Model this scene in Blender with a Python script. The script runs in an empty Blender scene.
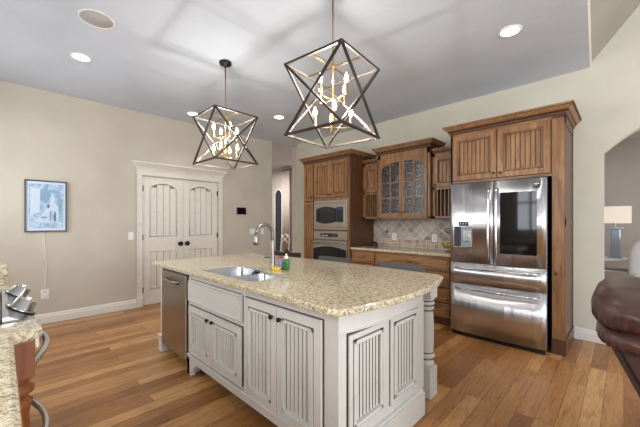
import bpy, bmesh, math, random
from mathutils import Vector, Matrix, noise
random.seed(7)
C = bpy.context.scene.collection
SC = bpy.context.scene
PI = math.pi
R = math.radians

# ------------------------------------------------------------------ camera, world, lights, exposure
cam_d = bpy.data.cameras.new('camera'); cam = bpy.data.objects.new('camera', cam_d); C.objects.link(cam)
cam.location = (0, 0, 1.323); cam.rotation_euler = (R(90), 0, R(44.325))
cam_d.sensor_width = 36; cam_d.lens = 311.06 / 640 * 36; cam_d.shift_y = 8.5 / 640; cam_d.clip_start = 0.05
SC.camera = cam
SC.view_settings.view_transform = 'Standard'; SC.view_settings.look = 'None'
SC.view_settings.gamma = 1; SC.view_settings.use_curve_mapping = False
SC.view_settings.exposure = 0.06
w = bpy.data.worlds.new('world'); SC.world = w; w.use_nodes = True
w.node_tree.nodes['Background'].inputs[0].default_value = (0.88, 0.94, 1.0, 1)
w.node_tree.nodes['Background'].inputs[1].default_value = 1.1

def area(name, loc, rot, sx, sy, power, col=(1, 1, 1), spread=180):
    d = bpy.data.lights.new(name, 'AREA'); d.shape = 'RECTANGLE'; d.size = sx; d.size_y = sy
    d.energy = power; d.color = col; d.spread = R(spread)
    o = bpy.data.objects.new(name, d); C.objects.link(o); o.location = loc; o.rotation_euler = rot
    return o
# daylight through the windows behind the camera and in the living room
area('window_daylight_kitchen', (-4.0, -0.84, 1.75), (R(-90), 0, R(180)), 2.0, 1.3, 42, (0.90, 0.95, 1))
area('window_daylight_sink', (-0.75, -0.84, 1.75), (R(-90), 0, R(180)), 1.3, 1.3, 30, (0.90, 0.95, 1))
area('window_daylight_living', (3.9, 1.2, 1.5), (R(90), 0, R(90)), 3.6, 2.2, 170, (0.90, 0.95, 1))
area('window_daylight_garden', (1.7, -3.4, 1.6), (R(90), 0, 0), 2.6, 2.4, 120, (0.90, 0.95, 1))
area('window_daylight_hall', (-7.3, 5.0, 2.98), (0, 0, 0), 1.6, 0.8, 70, (1, 0.98, 0.96))  # added fill under the hall ceiling to brighten it, no window there
area('window_daylight_den', (1.9, 6.2, 2.7), (0, 0, 0), 1.6, 1.6, 34, (0.97, 0.98, 1))  # added overhead fill to lift the room beyond the arch, not a window

# ------------------------------------------------------------------ materials
def lin(c):
    return tuple(((v/255)/12.92 if v/255 <= 0.04045 else ((v/255+0.055)/1.055)**2.4) for v in c) + (1,)
class NT:
    def __init__(s, name, rough=0.5, metal=0.0, col=None):
        s.m = bpy.data.materials.new(name); s.m.use_nodes = True; s.t = s.m.node_tree
        s.b = s.t.nodes['Principled BSDF']; s.b.inputs['Roughness'].default_value = rough
        s.b.inputs['Metallic'].default_value = metal
        if col: s.b.inputs['Base Color'].default_value = lin(col)
    def n(s, kind, **kw):
        nd = s.t.nodes.new(kind)
        for k, v in kw.items():
            if k in nd.inputs: nd.inputs[k].default_value = v
            else: setattr(nd, k, v)
        return nd
    def l(s, a, b): s.t.links.new(a, b)
    def coord(s, scale=(1, 1, 1), rot=(0, 0, 0)):
        tc = s.n('ShaderNodeTexCoord'); mp = s.n('ShaderNodeMapping')
        mp.inputs['Scale'].default_value = scale; mp.inputs['Rotation'].default_value = rot
        s.l(tc.outputs['Object'], mp.inputs['Vector']); return mp.outputs['Vector']
    def noise(s, vec, scale, detail=3, rough=0.5, dist=0.0):
        nd = s.n('ShaderNodeTexNoise'); nd.inputs['Scale'].default_value = scale
        nd.inputs['Detail'].default_value = detail; nd.inputs['Roughness'].default_value = rough
        nd.inputs['Distortion'].default_value = dist
        s.l(vec, nd.inputs['Vector']); return nd.outputs['Fac']
    def ramp(s, fac, stops, const=False):
        r = s.n('ShaderNodeValToRGB'); e = r.color_ramp.elements
        if const: r.color_ramp.interpolation = 'CONSTANT'
        while len(e) > 1: e.remove(e[-1])
        e[0].position = stops[0][0]; e[0].color = lin(stops[0][1])
        for p, c in stops[1:]:
            x = e.new(p); x.color = lin(c)
        s.l(fac, r.inputs['Fac']); return r.outputs['Color']
    def mix(s, fac, a, b, mode='MIX'):
        m = s.n('ShaderNodeMix'); m.data_type = 'RGBA'; m.blend_type = mode
        for inp, v in ((m.inputs['Factor'], fac), (m.inputs['A'], a), (m.inputs['B'], b)):
            if isinstance(v, (int, float)): inp.default_value = v
            elif isinstance(v, tuple): inp.default_value = v
            else: s.l(v, inp)
        return m.outputs['Result']
    def col(s, c): s.l(c, s.b.inputs['Base Color']); return s
    def bump(s, fac, strength=0.2, dist=0.002):
        b = s.n('ShaderNodeBump'); b.inputs['Strength'].default_value = strength; b.inputs['Distance'].default_value = dist
        s.l(fac, b.inputs['Height']); s.l(b.outputs['Normal'], s.b.inputs['Normal']); return s

def flat(name, col, rough=0.5, metal=0.0): return NT(name, rough, metal, col).m
def mat_wall(name, c, tex=0.12):
    t = NT(name, 0.75); v = t.coord(); f = t.noise(v, 2.2, 4)
    t.col(t.ramp(f, [(0.3, tuple(x-5 for x in c)), (0.7, tuple(min(255, x+4) for x in c))]))
    t.bump(t.noise(v, 60, 3), tex, 0.003); return t.m
def mat_ceiling():
    t = NT('ceiling_paint', 0.85); v = t.coord()
    t.col(t.ramp(t.noise(v, 1.5, 3), [(0.3, (196, 204, 216)), (0.7, (206, 213, 224))]))
    t.bump(t.noise(v, 28, 4, 0.6, 1.0), 0.45, 0.006); return t.m
def mat_floor():
    t = NT('oak_floor', 0.33); tc = t.n('ShaderNodeTexCoord'); sep = t.n('ShaderNodeSeparateXYZ'); t.l(tc.outputs['Object'], sep.inputs[0])
    cmb = t.n('ShaderNodeCombineXYZ'); t.l(sep.outputs['Y'], cmb.inputs['X']); t.l(sep.outputs['X'], cmb.inputs['Y'])
    br = t.n('ShaderNodeTexBrick'); t.l(cmb.outputs[0], br.inputs['Vector'])
    br.offset = 0.37; br.offset_frequency = 3; br.squash = 1
    br.inputs['Color1'].default_value = (0, 0, 0, 1); br.inputs['Color2'].default_value = (1, 1, 1, 1)
    br.inputs['Mortar'].default_value = (0, 0, 0, 1)
    br.inputs['Scale'].default_value = 1; br.inputs['Mortar Size'].default_value = 0.0014
    br.inputs['Brick Width'].default_value = 1.25; br.inputs['Row Height'].default_value = 0.108
    tone = t.ramp(br.outputs['Color'], [(0.0, (150, 102, 58)), (0.3, (178, 128, 76)), (0.65, (190, 140, 86)), (1.0, (214, 168, 112))])
    # grain, shifted per plank
    va = t.n('ShaderNodeVectorMath', operation='MULTIPLY_ADD'); va.inputs[1].default_value = (9, 5, 3)
    t.l(br.outputs['Color'], va.inputs[0]); t.l(cmb.outputs[0], va.inputs[2])
    mp = t.n('ShaderNodeMapping'); mp.inputs['Scale'].default_value = (1.4, 12, 1); t.l(va.outputs[0], mp.inputs[0])
    g = t.noise(mp.outputs[0], 2.6, 6, 0.62, 1.4)
    gr = t.ramp(g, [(0.25, (134, 108, 88)), (0.42, (222, 208, 192)), (0.6, (250, 246, 240)), (0.8, (204, 188, 166))])
    c = t.mix(0.85, tone, gr, 'MULTIPLY')
    mp2 = t.n('ShaderNodeMapping'); mp2.inputs['Scale'].default_value = (2.2, 5, 1); t.l(va.outputs[0], mp2.inputs[0])
    k = t.ramp(t.noise(mp2.outputs[0], 1.7, 4, 0.6, 2.0), [(0.62, (0, 0, 0)), (0.76, (255, 255, 255))])
    c = t.mix(k, c, t.mix(0.5, c, lin((92, 52, 30))))
    c = t.mix(br.outputs['Fac'], c, lin((70, 42, 24)))
    t.col(c)
    t.bump(t.mix(0.5, br.outputs['Fac'], g), -0.15, 0.002); return t.m
def mat_wood(name, dark, mid, light, rough=0.38, axis='Z', knots=True):
    t = NT(name, rough); sc = {'Z': (9, 9, 1.0), 'X': (1.0, 9, 9), 'Y': (9, 1.0, 9)}[axis]
    v = t.coord(sc); g = t.noise(v, 2.3, 6, 0.6, 1.2)
    c = t.ramp(g, [(0.25, dark), (0.45, mid), (0.62, light), (0.85, mid)])
    b = t.noise(t.coord((1, 1, 1)), 2.0, 2)
    c = t.mix(b, c, t.mix(0.35, c, lin(dark)))
    if knots:
        vo = t.n('ShaderNodeTexVoronoi'); vo.inputs['Scale'].default_value = 3.4
        t.l(t.coord((1.3, 1.3, 0.8)), vo.inputs['Vector'])
        kf = t.ramp(vo.outputs['Distance'], [(0.03, (255, 255, 255)), (0.09, (0, 0, 0))])
        c = t.mix(kf, c, lin((66, 34, 18)))
    t.col(c); t.bump(g, 0.08, 0.001); return t.m
def mat_granite():
    t = NT('golden_granite', 0.10); v = t.coord()
    a = t.noise(v, 62, 5, 0.72, 0.3)
    c = t.ramp(a, [(0.30, (86, 66, 48)), (0.40, (150, 128, 94)), (0.47, (198, 180, 146)), (0.55, (218, 208, 182)), (0.70, (234, 229, 214))])
    cl = t.noise(v, 7, 4, 0.65, 0.6)
    c = t.mix(t.ramp(cl, [(0.45, (0, 0, 0)), (0.68, (120, 120, 120))]), c, lin((190, 160, 112)))
    c = t.mix(t.ramp(cl, [(0.30, (120, 120, 120)), (0.45, (0, 0, 0))]), c, lin((168, 160, 148)))
    s3 = t.ramp(t.noise(v, 85, 3, 0.7), [(0.34, (245, 245, 245)), (0.41, (0, 0, 0))])
    c = t.mix(s3, c, lin((74, 60, 48)))
    s4 = t.ramp(t.noise(v, 70, 2, 0.5), [(0.63, (0, 0, 0)), (0.68, (190, 190, 190))])
    c = t.mix(s4, c, lin((236, 231, 220)))
    t.col(c); return t.m
def mat_painted(name, c, glaze, amt=0.5):
    t = NT(name, 0.42); v = t.coord((1, 1, 1))
    f = t.noise(v, 7, 6, 0.7, 0.5)
    t.col(t.ramp(f, [(0.22, tuple(int(x*(1-amt)+g*amt) for x, g in zip(c, glaze))), (0.42, c), (0.8, tuple(min(255, x+6) for x in c))]))
    return t.m
def mat_steel(name, c=(200, 200, 200), rough=0.27, axis='X'):
    t = NT(name, rough, 1.0); sc = {'X': (1, 60, 60), 'Z': (60, 60, 1)}[axis]
    f = t.noise(t.coord(sc), 3, 3)
    t.col(t.ramp(f, [(0.3, tuple(x-8 for x in c)), (0.7, c)]))
    if axis == 'Z':
        t.b.inputs['Anisotropic'].default_value = 0.8
        tg = t.n('ShaderNodeTangent', direction_type='RADIAL', axis='Z'); t.l(tg.outputs[0], t.b.inputs['Tangent'])
        wv = t.noise(t.coord((7, 0.2, 0.25)), 2.2, 2, 0.5)
        t.bump(wv, 0.5, 0.02)
    else: t.bump(f, 0.03, 0.001)
    return t.m
def mat_tile():
    # 10 cm diagonal travertine tiles on a wall that lies in X-Z
    t = NT('travertine_tile', 0.45); tc = t.n('ShaderNodeTexCoord'); sep = t.n('ShaderNodeSeparateXYZ'); t.l(tc.outputs['Object'], sep.inputs[0])
    cmb = t.n('ShaderNodeCombineXYZ'); t.l(sep.outputs['X'], cmb.inputs['X']); t.l(sep.outputs['Z'], cmb.inputs['Y'])
    mp = t.n('ShaderNodeMapping'); mp.inputs['Rotation'].default_value = (0, 0, R(45)); t.l(cmb.outputs[0], mp.inputs[0])
    def brick(vec, bw, rh):
        br = t.n('ShaderNodeTexBrick'); t.l(vec, br.inputs['Vector']); br.offset = 0
        br.inputs['Color1'].default_value = (0, 0, 0, 1); br.inputs['Color2'].default_value = (1, 1, 1, 1)
        br.inputs['Scale'].default_value = 1; br.inputs['Mortar Size'].default_value = 0.004
        br.inputs['Brick Width'].default_value = bw; br.inputs['Row Height'].default_value = rh
        return br
    b1 = brick(mp.outputs[0], 0.098, 0.098)
    ramp = [(0, (150, 136, 124)), (0.35, (176, 164, 152)), (0.7, (192, 182, 170)), (1, (206, 198, 188))]
    c1 = t.mix(b1.outputs['Fac'], t.ramp(b1.outputs['Color'], ramp), lin((214, 208, 200)))
    # border courses of small squares near the worktop
    b2 = brick(cmb.outputs[0], 0.062, 0.0615)
    ramp2 = [(0, (170, 138, 112)), (0.35, (190, 170, 150)), (0.7, (200, 188, 170)), (1, (178, 152, 128))]
    c2 = t.mix(b2.outputs['Fac'], t.ramp(b2.outputs['Color'], ramp2), lin((216, 208, 198)))
    lt = t.n('ShaderNodeMath', operation='LESS_THAN'); lt.inputs[1].default_value = 0.123; t.l(sep.outputs['Z'], lt.inputs[0])
    c = t.mix(lt.outputs[0], c1, c2)
    f = t.noise(t.coord(), 22, 4)
    c = t.mix(0.5, c, t.ramp(f, [(0.3, (205, 195, 185)), (0.6, (255, 255, 255))]), 'MULTIPLY')
    t.col(c); return t.m
def emis(name, c, s):
    t = NT(name, 0.5, 0, c); t.b.inputs['Emission Color'].default_value = lin(c); t.b.inputs['Emission Strength'].default_value = s
    return t.m
def mat_leather():
    t = NT('oxblood_leather', 0.33); v = t.coord(); f = t.noise(v, 9, 4, 0.6)
    t.col(t.ramp(f, [(0.3, (58, 38, 34)), (0.6, (86, 58, 52)), (0.8, (110, 78, 70))]))
    t.bump(t.noise(v, 90, 3), 0.25, 0.002); return t.m
def mat_picture():
    # generic soft painting in pale blues, generated from noise, in the plane Y-Z
    t = NT('blue_print', 0.3); v = t.coord()
    sep = t.n('ShaderNodeSeparateXYZ'); t.l(v, sep.inputs[0])
    n1 = t.noise(v, 9, 5, 0.65, 1.5)
    c = t.ramp(n1, [(0.3, (84, 116, 152)), (0.45, (128, 160, 190)), (0.6, (170, 192, 212)), (0.75, (206, 216, 226))])
    t.col(c); return t.m
def mat_glass_seeded():
    m = bpy.data.materials.new('seeded_glass'); m.use_nodes = True; t = m.node_tree; t.nodes.clear()
    o = t.nodes.new('ShaderNodeOutputMaterial'); mx = t.nodes.new('ShaderNodeMixShader'); tr = t.nodes.new('ShaderNodeBsdfTransparent')
    gl = t.nodes.new('ShaderNodeBsdfGlossy'); gl.inputs['Roughness'].default_value = 0.12; gl.inputs['Color'].default_value = (0.9, 0.9, 0.9, 1)
    tr.inputs[0].default_value = (0.42, 0.41, 0.40, 1)
    tc = t.nodes.new('ShaderNodeTexCoord'); n = t.nodes.new('ShaderNodeTexNoise'); n.inputs['Scale'].default_value = 30; n.inputs['Detail'].default_value = 3
    b = t.nodes.new('ShaderNodeBump'); b.inputs['Strength'].default_value = 0.8; b.inputs['Distance'].default_value = 0.01
    t.links.new(tc.outputs['Object'], n.inputs[0]); t.links.new(n.outputs[0], b.inputs['Height']); t.links.new(b.outputs[0], gl.inputs['Normal'])
    rr = t.nodes.new('ShaderNodeValToRGB'); rr.color_ramp.elements[0].position = 0.38; rr.color_ramp.elements[0].color = (0.16, 0.14, 0.13, 1)
    rr.color_ramp.elements[1].position = 0.62; rr.color_ramp.elements[1].color = (0.62, 0.60, 0.58, 1); t.links.new(n.outputs[0], rr.inputs[0]); t.links.new(rr.outputs[0], tr.inputs[0])
    mx.inputs[0].default_value = 0.06
    t.links.new(tr.outputs[0], mx.inputs[1]); t.links.new(gl.outputs[0], mx.inputs[2]); t.links.new(mx.outputs[0], o.inputs[0])
    return m

M = dict(
    wall=mat_wall('wall_paint', (198, 189, 174)), wallR=mat_wall('wall_paint_warm', (206, 201, 184)), vault=mat_wall('vault_paint', (158, 152, 138)),  # vault: wall tone darkened to put the slope's shade into the colour
    grey=mat_wall('grey_beige_paint', (186, 178, 170)), hall=mat_wall('hall_paint', (206, 196, 184)),
    ceil=mat_ceiling(), floor=mat_floor(), trim=flat('white_trim', (226, 222, 214), 0.4),
    granite=mat_granite(), tile=mat_tile(), diamond=flat('bronze_tile', (74, 46, 38), 0.35),
    alder=mat_wood('knotty_alder', (94, 60, 36), (140, 98, 60), (164, 121, 78)),
    alder_dark=mat_wood('alder_side_panel', (62, 36, 22), (86, 53, 33), (102, 67, 43)),  # darker copy of the alder, shade of the unlit sides painted in
    alderX=mat_wood('alder_rail', (100, 66, 38), (148, 106, 66), (172, 130, 86), axis='X', knots=False),
    cherry=mat_wood('reddish_stained_wood', (96, 50, 22), (136, 76, 38), (156, 94, 50)),
    wglaze=flat('dark_wood_glaze', (64, 36, 20), 0.5), inside=flat('cabinet_inside', (104, 92, 84), 0.6),
    white=mat_painted('antique_white_paint', (214, 211, 204), (168, 160, 148), 0.3),
    glaze=flat('umber_glaze', (74, 54, 42), 0.5), linen=mat_painted('distressed_white_paint', (226, 220, 208), (168, 150, 130), 0.45),
    lglaze=flat('tan_glaze', (146, 124, 102), 0.5),
    steel=mat_steel('brushed_steel', (190, 190, 192), 0.24), steelZ=mat_steel('brushed_steel_upright', (222, 222, 224), 0.34, 'Z'),
    steel_warm=mat_steel('warm_steel', (176, 168, 156), 0.33), chrome=flat('satin_chrome', (206, 206, 206), 0.18, 1),
    nickel=flat('brushed_nickel', (150, 144, 136), 0.36, 1), black=flat('black_plastic', (18, 18, 20), 0.3),
    screen=flat('black_glass', (12, 12, 14), 0.06), dark=flat('dark_grey', (44, 44, 48), 0.5),
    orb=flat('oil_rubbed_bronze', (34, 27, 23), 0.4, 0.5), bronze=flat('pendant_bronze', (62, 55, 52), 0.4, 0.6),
    champagne=flat('champagne_inner_face', (138, 130, 122), 0.5, 0.5), gold=flat('aged_brass', (186, 158, 116), 0.3, 1), bulb=emis('lit_bulb', (255, 226, 176), 34),
    can=emis('can_lens', (255, 247, 232), 9), plate=flat('white_plastic', (236, 234, 228), 0.4),
    leather=mat_leather(), picture=mat_picture(), pframe=flat('dark_picture_frame', (58, 58, 66), 0.35),
    pmat=flat('pale_blue_mount', (206, 220, 236), 0.6),
    stool=flat('charcoal_fabric', (84, 82, 84), 0.9), stoolwood=flat('espresso_wood', (42, 30, 26), 0.4),
    shade=emis('lamp_shade_linen', (232, 218, 202), 0.35), glassy=flat('pale_glass', (150, 162, 176), 0.1, 0.3),
    slip=flat('white_slipcover', (206, 204, 202), 0.8), sgl=mat_glass_seeded(),
    green=flat('green_soap', (52, 116, 52), 0.2), yellow=flat('yellow_sponge', (232, 198, 60), 0.8), banana=flat('banana_peel', (226, 206, 30), 0.5),
    red=flat('red_plastic', (190, 60, 60), 0.4), purple=flat('lilac_plastic', (140, 130, 190), 0.3),
    mirror=flat('dark_mirror', (70, 80, 98), 0.1, 0.6), cloth=flat('curtain_cloth', (196, 184, 174), 0.95),
    blue=emis('blue_display', (50, 66, 96), 0.12), speaker=flat('speaker_grille', (176, 174, 176), 0.8))

# ------------------------------------------------------------------ mesh helpers
class MB:
    def __init__(s, T=None): s.bm = bmesh.new(); s.T = T or Matrix.Identity(4); s.mi = 0; s.smooth = False
    def _fin(s, verts, faces):
        for v in verts: v.co = s.T @ v.co
        for f in faces:
            f.material_index = s.mi; f.smooth = s.smooth
    def box(s, x0, x1, y0, y1, z0, z1, bev=0.0, mi=None):
        if mi is not None: s.mi = mi
        r = bmesh.ops.create_cube(s.bm, size=1); vs = r['verts']
        for v in vs: v.co = Vector(((x0+x1)/2+v.co.x*(x1-x0), (y0+y1)/2+v.co.y*(y1-y0), (z0+z1)/2+v.co.z*(z1-z0)))
        fs = list({f for v in vs for f in v.link_faces})
        s._fin(vs, fs)
        if bev > 0:
            es = list({e for v in vs for e in v.link_edges})
            bmesh.ops.bevel(s.bm, geom=es, offset=min(bev, abs(x1-x0)*.45, abs(y1-y0)*.45, abs(z1-z0)*.45), segments=2, affect='EDGES', profile=0.6)
        return s
    def poly_prism(s, pts, a0, a1, axis='z', mi=None, smooth=False):
        if mi is not None: s.mi = mi
        def P(p, a):
            return Vector((p[0], p[1], a)) if axis == 'z' else (Vector((p[0], a, p[1])) if axis == 'y' else Vector((a, p[0], p[1])))
        A = [s.bm.verts.new(P(p, a0)) for p in pts]; B = [s.bm.verts.new(P(p, a1)) for p in pts]; n = len(pts)
        fs = [s.bm.faces.new(A[::-1]), s.bm.faces.new(B)]
        sd = [s.bm.faces.new((A[i], A[(i+1) % n], B[(i+1) % n], B[i])) for i in range(n)]
        s._fin(A+B, fs+sd)
        for f in sd: f.smooth = smooth
        return s
    def lathe(s, prof, c=(0, 0, 0), seg=20, axis='z', mi=None):
        if mi is not None: s.mi = mi
        rings = []; vs = []; fs = []
        for r, z in prof:
            ring = []
            for k in range(seg):
                a = 2*PI*k/seg; x, y = max(r, 1e-5)*math.cos(a), max(r, 1e-5)*math.sin(a)
                p = {'z': (x, y, z), 'y': (x, z, y), 'x': (z, x, y)}[axis]
                ring.append(s.bm.verts.new(Vector(p)+Vector(c)))
            rings.append(ring); vs += ring
        for a, b in zip(rings, rings[1:]):
            for k in range(seg): fs.append(s.bm.faces.new((a[k], a[(k+1) % seg], b[(k+1) % seg], b[k])))
        fs.append(s.bm.faces.new(rings[0][::-1])); fs.append(s.bm.faces.new(rings[-1]))
        s._fin(vs, fs)
        for f in fs[:-2]: f.smooth = True
        return s
    def tube(s, pts, r, seg=10, closed=False, mi=None, square=False):
        if mi is not None: s.mi = mi
        if square: seg = 4
        pts = [Vector(p) for p in pts]; n = len(pts); rings = []; vs = []; fs = []
        up = None
        for i, p in enumerate(pts):
            if closed: t = (pts[(i+1) % n]-pts[i-1]).normalized()
            else: t = (pts[min(i+1, n-1)]-pts[max(i-1, 0)]).normalized()
            if up is None:
                up = Vector((0, 0, 1)) if abs(t.z) < 0.9 else Vector((1, 0, 0))
            a = t.cross(up).normalized(); b = a.cross(t).normalized(); up = b
            rr = r[i] if isinstance(r, (list, tuple)) else r
            ring = []
            for k in range(seg):
                th = 2*PI*(k+(0.5 if square else 0))/seg
                q = rr*(1.414 if square else 1)
                ring.append(s.bm.verts.new(p+a*math.cos(th)*q+b*math.sin(th)*q))
            rings.append(ring); vs += ring
        pairs = list(zip(rings, rings[1:]))
        if closed: pairs.append((rings[-1], rings[0]))
        for A, B in pairs:
            for k in range(seg): fs.append(s.bm.faces.new((A[k], A[(k+1) % seg], B[(k+1) % seg], B[k])))
        ends = []
        if not closed: ends = [s.bm.faces.new(rings[0][::-1]), s.bm.faces.new(rings[-1])]
        s._fin(vs, fs+ends)
        if not square:
            for f in fs: f.smooth = True
        return s
    def sweep(s, path, prof, closed=False, mi=None, gl=()):
        """profile (out, z) swept with mitres along a plan path; out = to the right of travel."""
        if mi is not None: s.mi = mi
        n = len(path); P = [Vector((p[0], p[1])) for p in path]; rings = []; vs = []
        for i in range(n):
            def nr(a, b):
                d = (b-a).normalized(); return Vector((d.y, -d.x))
            if closed: n1, n2 = nr(P[i-1], P[i]), nr(P[i], P[(i+1) % n])
            elif i == 0: n1 = n2 = nr(P[0], P[1])
            elif i == n-1: n1 = n2 = nr(P[-2], P[-1])
            else: n1, n2 = nr(P[i-1], P[i]), nr(P[i], P[i+1])
            m = (n1+n2).normalized(); m = m/max(0.3, m.dot(n1))
            ring = [s.bm.verts.new(Vector((P[i].x+m.x*o, P[i].y+m.y*o, z))) for o, z in prof]
            rings.append(ring); vs += ring
        k = len(prof); fs = []
        pr = list(zip(rings, rings[1:])) + ([(rings[-1], rings[0])] if closed else [])
        for A, B in pr:
            for j in range(k): fs.append(s.bm.faces.new((A[j], A[(j+1) % k], B[(j+1) % k], B[j])))
        if not closed: fs += [s.bm.faces.new(rings[0][::-1]), s.bm.faces.new(rings[-1])]
        s._fin(vs, fs)
        for q, f in enumerate(fs):
            if q < k*len(pr) and q % k in gl: f.material_index = 1
        return s
    def puff(s, c, r, e1=0.6, e2=0.6, nu=36, nv=20, ruf=0.0, rk=14, mi=None, rot=0, roty=0):
        if mi is not None: s.mi = mi
        sg = lambda v, e: math.copysign(abs(v)**e, v)
        Q = Matrix.Rotation(rot, 3, 'Z') @ Matrix.Rotation(roty, 3, 'Y')
        rows = []; vs = []; fs = []
        for j in range(nv+1):
            ph = -PI/2+PI*j/nv; row = []
            for i in range(nu):
                th = 2*PI*i/nu
                x = sg(math.cos(ph), e1)*sg(math.cos(th), e2); y = sg(math.cos(ph), e1)*sg(math.sin(th), e2); z = sg(math.sin(ph), e1)
                k = 1.0
                if ruf:
                    wgt = math.exp(-((z+0.35)/0.35)**2)
                    k += ruf*wgt*math.sin(rk*th+2*math.sin(3*th))+ruf*0.8*noise.noise(Vector((x*3, y*6, z*3)))
                row.append(s.bm.verts.new(Vector(c)+Q @ Vector((x*r[0]*k, y*r[1]*k, z*r[2]*k))))
            rows.append(row); vs += row
        for A, B in zip(rows, rows[1:]):
            for i in range(nu): fs.append(s.bm.faces.new((A[i], A[(i+1) % nu], B[(i+1) % nu], B[i])))
        s._fin(vs, fs)
        for f in fs: f.smooth = True
        bmesh.ops.remove_doubles(s.bm, verts=vs, dist=1e-5)
        return s

OFF = {}
def obj(name, mb, mats, parent=None):
    bm = mb.bm
    off = OFF.get(parent.name, Vector()) if parent else Vector()
    if parent is None:
        pass
    for v in bm.verts: v.co -= off
    bmesh.ops.recalc_face_normals(bm, faces=bm.faces)
    me = bpy.data.meshes.new(name); bm.to_mesh(me); bm.free()
    o = bpy.data.objects.new(name, me); C.objects.link(o)
    for m in (mats if isinstance(mats, (list, tuple)) else [mats]): me.materials.append(M[m])
    if parent: o.parent = parent; OFF[o.name] = off
    return o
def base_origin(o, loc):
    """move a single-mesh thing's origin to its base"""
    o.data.transform(Matrix.Translation(-Vector(loc))); o.location = loc; OFF[o.name] = Vector(loc); return o
def thing(name, label, cat, loc=(0, 0, 0), group=None):
    o = bpy.data.objects.new(name, None); C.objects.link(o); o.location = loc; o.empty_display_size = 0.1
    OFF[o.name] = Vector(loc); o['label'] = label; o['category'] = cat
    if group: o['group'] = group
    return o
def tag(o, label, cat, group=None):
    o['label'] = label; o['category'] = cat
    if group: o['group'] = group
    return o
def struct(name, mb, mats, parent=None):
    o = obj(name, mb, mats, parent)
    if not parent: o['kind'] = 'structure'
    return o
def dup(root, loc, rotz=None, label=None, group=None):
    def cp(o, par):
        c = o.copy(); C.objects.link(c)
        if par: c.parent = par
        for ch in o.children: cp(ch, c)
        return c
    r = cp(root, None); r.location = loc
    if rotz is not None: r.rotation_euler = (0, 0, rotz)
    if label: r['label'] = label
    if group: r['group'] = group
    return r
# local frames: x = to the right seen from the front, y = OUT towards the viewer, z = up
def faceS(x, y, z): return Matrix.Translation((x, y, z)) @ Matrix(((1, 0, 0, 0), (0, -1, 0, 0), (0, 0, 1, 0), (0, 0, 0, 1)))   # faces -Y, local x=+X
def faceE(x, y, z): return Matrix.Translation((x, y, z)) @ Matrix(((0, 1, 0, 0), (1, 0, 0, 0), (0, 0, 1, 0), (0, 0, 0, 1)))    # faces +X, local x=+Y

def panel_door(T, w, h, th=0.02, fw=0.055, pitch=0.035, mold=0.014, outline=0.005, fb=None, ft=None, grooves=True):
    """framed door with a bead-board centre; slot 0 paint, slot 1 glaze"""
    m = MB(T); fb = fb or fw; ft = ft or fw
    m.box(-outline, w+outline, -0.001, th*0.45, -outline, h+outline, mi=1)
    m.box(0, fw, 0.002, th, 0, h, 0.002, mi=0); m.box(w-fw, w, 0.002, th, 0, h, 0.002)
    m.box(fw, w-fw, 0.002, th, 0, fb, 0.002); m.box(fw, w-fw, 0.002, th, h-ft, h, 0.002)
    x0, x1, z0, z1 = fw, w-fw, fb, h-ft
    g = 0.0075 if mold >= 0.014 else 0.0055
    if mold: m.box(x0-0.001, x1+0.001, 0.001, th*0.5-0.004, z0-0.001, z1+0.001, mi=1)
    for (a, b, c, d) in ((x0, x0+g, z0, z1), (x1-g, x1, z0, z1), (x0, x1, z0, z0+g), (x0, x1, z1-g, z1)): m.box(a-0.0005, b+0.0005, 0.001, th-0.003, c-0.0005, d+0.0005, mi=1)
    m.mi = 0
    if mold:
        for (a, b, c, d) in ((x0+g, x0+g+mold, z0+g, z1-g), (x1-g-mold, x1-g, z0+g, z1-g), (x0+g, x1-g, z0+g, z0+g+mold), (x0+g, x1-g, z1-g-mold, z1-g)):
            m.box(a, b, 0.004, th+0.004, c, d, 0.004)
    i0, i1 = x0+g+mold+(g if mold else 0), x1-g-mold-(g if mold else 0)
    j0, j1 = z0+g+mold+(g*0.5 if mold else 0), z1-g-mold-(g*0.5 if mold else 0)
    n = max(1, round((i1-i0)/pitch)); p = (i1-i0)/n
    for k in range(n):
        m.box(i0+k*p+0.0040, i0+(k+1)*p-0.0040, 0.003, th*0.5, j0, j1, 0.003)
    return m
def knob_at(parent, P, out, mat='orb', r=0.014, name='knob'):
    m = MB(); P = Vector(P); out = Vector(out)
    m.tube([P, P+out*0.012, P+out*0.016, P+out*0.026, P+out*0.030], [r*.45, r*.4, r*0.95, r, r*0.35], 12)
    return obj(name, m, mat, parent)

# ------------------------------------------------------------------ setting
ZC = 3.04; XL = -5.40; YW = 4.572
struct('floor', MB().box(-10, 4.3, -4, 9.2, -0.06, 0), 'floor')
e1, e2 = (-0.27, 4.60), (0.144, -4.0)          # right edge of the kitchen ceiling
struct('ceiling', MB().poly_prism([(-10, -4), e2, e1, (-0.27, 4.66), (-10, 9.2)][:4] + [(-5.2, 4.66), (-5.2, 9.2), (-10, 9.2)], ZC, ZC+0.06), 'ceil')
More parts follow.
